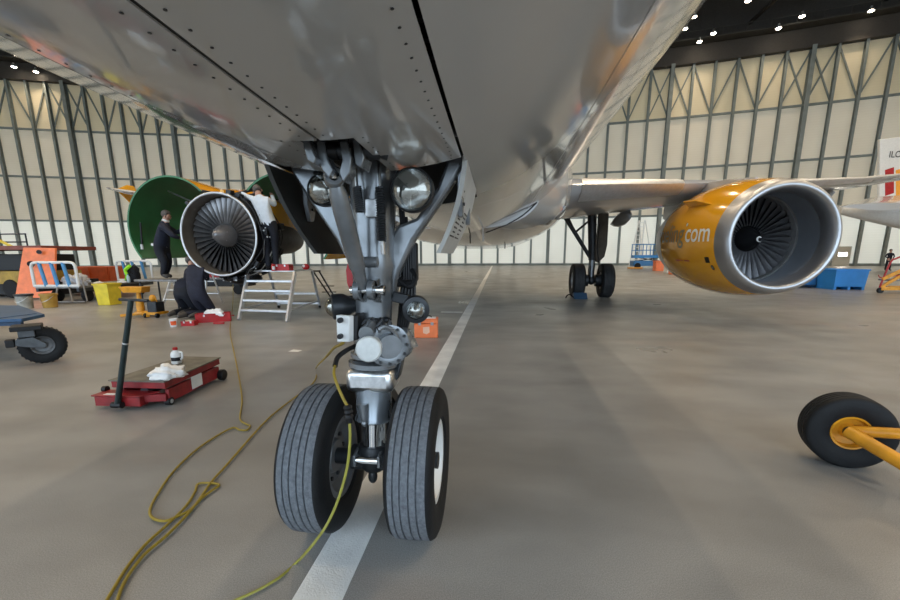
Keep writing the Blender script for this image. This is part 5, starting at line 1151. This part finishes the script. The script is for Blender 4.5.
MB().box(dq-A[1]*.06+A[0]*.6+V3((0, 0, 1.1)), (.15, .05, .05), A).build('door_handle', M_ALU2, dd)
# second aircraft's tail, far right
t = thing('parked_aircraft', (35, 33, 0), 'white airliner tail with red and yellow stripes at the right edge', 'airplane')
YA = 33.; R_ = []
for X, zb, zt_, hw in ((31.2, 4.3, 4.9, .25), (33.5, 3.7, 5.25, .75), (36, 3.1, 5.5, 1.25), (40, 2.2, 5.8, 1.8), (46, 1.8, 5.9, 1.97), (52, 1.8, 5.9, 1.97)):
    R_.append([(X-5.4, YA+hw*math.cos(a), (zb+zt_)/2+(zt_-zb)/2*math.sin(a)) for a in [2*math.pi*k/32 for k in range(32)]])
fu = loft(R_).build('tail_fuselage', M_WHITE, t, smooth=50)
for zz, m in ((.30, M_RED), (.04, M_ORANGE)):     # cheat line along the flank
    mb = MB(); rr = []
    for X, zb, zt_, hw in ((32.5, 4.05, 5.1, .55), (33.5, 3.7, 5.25, .75), (36, 3.1, 5.5, 1.25), (40, 2.2, 5.8, 1.8), (46, 1.8, 5.9, 1.97)):
        for dz_ in (.28, 0):
            a = math.asin(max(-.95, min(.95, (4.55+zz+dz_-(zb+zt_)/2)/((zt_-zb)/2)))); rr.append((X-5.4, YA-(hw+.02)*math.cos(a), (zb+zt_)/2+(zt_-zb)/2*math.sin(a)))
    mb.add(rr, [(2*k, 2*k+1, 2*k+3, 2*k+2) for k in range(4)]); mb.build('flank_stripe', m, fu, fix=False)
f0 = at(879, 207, YA-.12); f1 = at(880, 139, YA-.12); fz = float(f1[2])
mb = MB().prism([f0, f1, f1+V3((2.6, 0, .2)), f0+V3((6.5, 0, .3))], (0, .22, 0)); fin = mb.build('tail_fin', M_WHITE, t, bevel=.04)
sa, sb_ = float(at(885, 168, YA)[2]), float(at(885, 196, YA)[2])
for xa, xb, m in ((885.2, 894, M_RED), (896, 908, mat('stripe_orange', (.85, .35, .03), .4))):
    MB().prism([at(xa, 196, YA-.14), at(xb, 193, YA-.14), at(xb, 167, YA-.14), at(xa, 170, YA-.14)], (0, .015, 0)).build('fin_stripe', m, fin)
vs, fs = textmesh('ILO', .62); q = at(886.5, 158, YA); mb = MB().add([(q[0]+x*.85, YA-.15, q[2]+y) for x, y, z in vs], fs); mb.build('fin_lettering', M_BLACK, fin, smooth=0, fix=False)
mb = MB(); zh = float(at(860, 206, 30.)[2])
R_ = []
for y, xa, ch, z in ((YA, 27.6, 4.4, 4.9), (YA-3, 25.0, 4.1, 5.0), (YA-6.2, float(at(839, 206, YA-6.2)[0]), 3.8, float(at(839, 207, YA-6.2)[2]))):
    R_.append([(xa+ch*(1-u), y, z+v*ch) for u, v in AF])
loft(R_).build('tailplane', M_PAINT2, t, smooth=60)
R_ = [[(q_[0], 2*YA-q_[1], q_[2]) for q_ in r] for r in R_]; loft(R_).build('tailplane', M_PAINT2, t, smooth=60)
# ================================================================ people
def person(name, label, J, mats, face, cat='person', hair=M_HAIR, extra=None, B=1.):
    J = {k: V3(v) for k, v in J.items()}; face = V3(face)/np.linalg.norm(face)
    up = J['head']-J['neck']; up /= np.linalg.norm(up); rt = np.cross(face, up); rt /= np.linalg.norm(rt); fw = np.cross(up, rt)
    vs = []; rad = []; ed = []; cls = []
    def add(p, r, par=None, c='top'):
        vs.append(V3(p)); rad.append(r); i = len(vs)-1
        if par is not None: ed.append((par, i)); cls.append((par, i, c))
        return i
    P = add(J['pelvis'], (.155, .125)); S1 = add((J['pelvis']+J['chest'])/2, (.145, .115), P); C_ = add(J['chest'], (.165, .125), S1); N = add(J['neck'], (.06, .058), C_)
    H0 = add(J['neck']+up*.085, (.066, .072), N, 'skin'); H1 = add(J['head'], (.082, .098), H0, 'skin'); H2 = add(J['head']+up*.075, (.072, .085), H1, 'skin')
    add(J['head']+fw*.108-up*.01, (.014, .016), H1, 'skin')
    for s in ('l', 'r'):
        sh = add(J['sh_'+s], (.075, .07), C_); e = add(J['el_'+s], (.05, .05), sh); w_ = add(J['wr_'+s], (.036, .034), e)
        d = J['wr_'+s]-J['el_'+s]; d /= np.linalg.norm(d); pm_ = add(J['wr_'+s]+d*.075, (.038, .026), w_, 'skin')
        q = np.cross(d, (0, 0, 1)); q = q/np.linalg.norm(q) if np.linalg.norm(q) > .1 else V3((1, 0, 0)); dn = np.cross(q, d); dn *= -1 if dn[2] > 0 else 1
        for k in range(4):
            f1 = add(J['wr_'+s]+d*(.115-.004*abs(k-1.5))+q*(.028-.0185*k), (.010, .010), pm_, 'skin'); add(vs[f1]+d*(.032-.004*abs(k-1))+dn*.018, (.008, .008), f1, 'skin')
        f1 = add(J['wr_'+s]+d*.05+q*.05, (.012, .012), w_, 'skin'); add(vs[f1]+d*.035+q*.008+dn*.01, (.009, .009), f1, 'skin')
        hp = add(J['hip_'+s], (.105, .105), P, 'bot'); kn = add(J['kn_'+s], (.072, .07), hp, 'bot'); an = add(J['an_'+s], (.052, .055), kn, 'bot'); to = add(J['to_'+s], (.048, .038), an, 'shoe')
    cl_ = {b: c for a, b, c in cls}; cl_[0] = 'top'
    rad = [(r[0]*B, r[1]*B) if (i < 3 or cl_[i] in ('top', 'bot')) else r for i, r in enumerate(rad)]
    me = bpy.data.meshes.new(name+'_cage'); me.from_pydata([tuple(v) for v in vs], ed, []); ob = bpy.data.objects.new(name+'_cage', me); COL.objects.link(ob)
    sk = ob.modifiers.new('s', 'SKIN'); sk.use_smooth_shade = True
    for i, r in enumerate(rad): me.skin_vertices[0].data[i].radius = r; me.skin_vertices[0].data[i].use_root = (i == 0)
    sub = ob.modifiers.new('u', 'SUBSURF'); sub.levels = 2; sub.render_levels = 2
    bpy.context.view_layer.update(); dg = bpy.context.evaluated_depsgraph_get(); m2 = bpy.data.meshes.new_from_object(ob.evaluated_get(dg)); bpy.data.objects.remove(ob)
    base = V3((J['pelvis'][0], J['pelvis'][1], min(J['an_l'][2], J['an_r'][2], J['to_l'][2], J['to_r'][2])-.05))
    order = ['top', 'bot', 'skin', 'shoe']
    for m in mats: m2.materials.append(m)
    segs = [(vs[a], vs[b], order.index(c)) for a, b, c in cls]
    for p in m2.polygons:
        c = V3(p.center); best = 9; bi = 0
        for a, b, k in segs:
            ab = b-a; tt = max(0, min(1, (c-a)@ab/(ab@ab))); dd_ = np.linalg.norm(c-a-ab*tt)
            if dd_ < best: best = dd_; bi = k
        p.material_index = bi; p.use_smooth = True
    t = thing(name, tuple(base), label, cat)
    for v in m2.vertices: v.co = tuple(V3(v.co)-base)
    bo = bpy.data.objects.new('body', m2); COL.objects.link(bo); bo.parent = t; ORG[bo.name] = base
    hc = J['head']+up*.03-fw*.016                        # hair cap, open at the face
    mb = MB().ball((0, 0, 0), (1, 1, 1), 18, 12); vv = []
    for v in mb.v:
        v = V3(v); y = v[1]; z = v[2]
        if y > .35 and z < .45: y = .35
        if z < -.55: z = -.55
        vv.append(hc+rt*v[0]*.094+fw*y*.108+up*z*.108)
    mb.v = [tuple(q) for q in vv]; mb.build('hair', hair, t, smooth=60)
    mb = MB()
    for s in (-1, 1): mb.ball(J['head']+fw*.094+rt*.034*s+up*.012, .011, 8, 5)
    mb.build('eyes', M_BLACK, t); MB().ball(J['head']+fw*.090-up*.045, (.022, .012, .007), 8, 5).build('mouth', mat('lips', (.40, .16, .13), .5), t)
    mb = MB()
    for s in (-1, 1): mb.ball(J['head']+rt*.088*s-up*.005, (.016, .022, .032), 8, 6)
    mb.build('ears', M_SKIN, t)
    for fn in (extra or []): fn(t, J, fw, rt, up)
    return t
def hemstrip(t, J, fw, rt, up):       # white shirt tail showing at the waist
    p = J['pelvis']+V3((-.01, 0, .09)); MB().lathe([(-.025, .183), (.03, .183)], p, V3((.15, 0, 1)), 20, False).build('shirt_hem', M_WHITE, t)
def collar(t, J, fw, rt, up): MB().lathe([(-.01, .085), (.035, .068)], J['neck']+up*.02, up, 16, False).build('collar', M_WHITE, t)
# man in navy at the green cowl, side on, facing the engine
Yp = 7.55; z0 = zA
hip = at(161, 249, Yp)
person('person', 'person in navy sweater and dark trousers standing at the open green cowl', dict(
    pelvis=hip, chest=at(164, 230, Yp), neck=at(165.5, 221.5, Yp), head=at(166.5, 216, Yp),
    sh_l=at(166, 226, Yp+.20), sh_r=at(163, 226, Yp-.20), el_l=at(177, 233, Yp+.18), wr_l=at(183, 229, Yp+.12), el_r=at(173, 236, Yp-.24), wr_r=at(180, 238, Yp-.1),
    hip_l=hip+V3((.02, .10, -.06)), hip_r=hip+V3((.02, -.10, -.06)), kn_l=at(169, 262, Yp+.10), kn_r=at(165, 263, Yp-.12),
    an_l=V3((*at(166, 275, Yp+.12)[:2], z0+.10)), an_r=V3((*at(163, 276, Yp-.12)[:2], z0+.10)), to_l=V3((*at(172, 277, Yp+.12)[:2], z0+.055)), to_r=V3((*at(169, 278, Yp-.12)[:2], z0+.055))),
    (M_NAVY, M_NAVY2, M_SKIN, M_BOOT), (1, .35, -.1), extra=[hemstrip, collar], B=1.22)
# man in the white shirt on the step platform, back to us
Yp = 7.36; z0 = 1.10
person('person', 'person in white shirt and dark trousers reaching up on the aluminium step platform', dict(
    pelvis=at(270, 226, Yp), chest=at(262, 206, Yp), neck=at(259, 196.5, Yp), head=at(257.5, 191, Yp+.06),
    sh_l=at(254, 199, Yp), sh_r=at(268, 200, Yp), el_l=at(248, 197, Yp+.12), wr_l=at(242, 192.5, Yp+.2), el_r=at(275, 205, Yp+.15), wr_r=at(272, 196, Yp+.35),
    hip_l=at(266.5, 229, Yp), hip_r=at(274, 229, Yp), kn_l=at(267, 246, Yp+.03), kn_r=at(275, 246, Yp+.03), an_l=V3((*at(268, 262, Yp)[:2], z0+.10)), an_r=V3((*at(276, 262, Yp)[:2], z0+.10)),
    to_l=V3((*at(267, 262, Yp+.15)[:2], z0+.055)), to_r=V3((*at(276, 262, Yp+.15)[:2], z0+.055))),
    (M_SHIRT, M_NAVY2, M_SKIN, M_BOOT), (-.5, 1, .2), B=1.18)
# two kneeling men under the engine
Yp = 6.95; hip = at(197, 293, Yp); hz = .10
person('person', 'person kneeling upright under the engine in faded navy coverall, back to us', dict(
    pelvis=hip, chest=at(196, 275, Yp+.10), neck=at(192, 266.5, Yp+.16), head=at(191, 261.5, Yp+.24),
    sh_l=at(188.5, 270, Yp+.12), sh_r=at(203, 270.5, Yp+.12), el_l=at(186, 280, Yp+.35), wr_l=at(190, 270, Yp+.55), el_r=at(207, 279.5, Yp+.22), wr_r=at(207, 274, Yp+.46),
    hip_l=hip+V3((-.10, 0, -.05)), hip_r=hip+V3((.10, 0, -.05)), kn_l=V3((hip[0]-.10, Yp+.30, hz)), kn_r=V3((hip[0]+.16, Yp+.30, hz)),
    an_l=V3((hip[0]-.30, Yp-.08, hz)), an_r=V3((hip[0]-.02, Yp-.10, hz)), to_l=V3((hip[0]-.36, Yp-.26, .06)), to_r=V3((hip[0]-.08, Yp-.28, .06))),
    (M_PURP, M_PURP, M_SKIN, M_BOOT), (-.1, 1, .3), B=1.28)
Yp = 7.25; hip = at(181, 291, Yp)
person('person', 'person crouching low in dark navy overalls beside the kneeling one', dict(
    pelvis=hip, chest=at(187, 282, Yp+.30), neck=at(190, 279, Yp+.48), head=at(192, 277, Yp+.56),
    sh_l=at(182, 282, Yp+.38), sh_r=at(193, 283, Yp+.36), el_l=at(180, 296, Yp+.5), wr_l=at(184, 302, Yp+.62), el_r=at(194, 296, Yp+.5), wr_r=at(193, 303, Yp+.62),
    hip_l=hip+V3((-.11, .02, -.05)), hip_r=hip+V3((.11, .02, -.05)), kn_l=V3((hip[0]-.13, Yp+.26, .10)), kn_r=V3((hip[0]+.13, Yp+.26, .10)),
    an_l=V3((hip[0]-.16, Yp-.14, .10)), an_r=V3((hip[0]+.10, Yp-.14, .10)), to_l=V3((hip[0]-.18, Yp-.30, .055)), to_r=V3((hip[0]+.08, Yp-.30, .055))),
    (M_NAVY, M_NAVY2, M_SKIN, M_BOOT), (.2, 1, -.3), B=1.4)
# far man by the back wall
q = V3(atz(887, 271)); f = lambda x, y, z: q+V3((x, y, z))
person('person', 'person in dark clothes standing far off by the wall at the right edge', dict(
    pelvis=f(0, 0, .95), chest=f(0, 0, 1.32), neck=f(0, 0, 1.50), head=f(0, 0, 1.66), sh_l=f(-.19, 0, 1.43), sh_r=f(.19, 0, 1.43), el_l=f(-.33, .0, 1.20), wr_l=f(-.20, -.1, 1.02), el_r=f(.33, 0, 1.20), wr_r=f(.20, -.1, 1.02),
    hip_l=f(-.10, 0, .90), hip_r=f(.10, 0, .90), kn_l=f(-.14, 0, .5), kn_r=f(.14, 0, .5), an_l=f(-.17, 0, .10), an_r=f(.17, 0, .10), to_l=f(-.19, -.16, .055), to_r=f(.19, -.16, .055)),
    (M_NAVY2, M_NAVY2, M_SKIN, M_BOOT), (0, -1, 0))
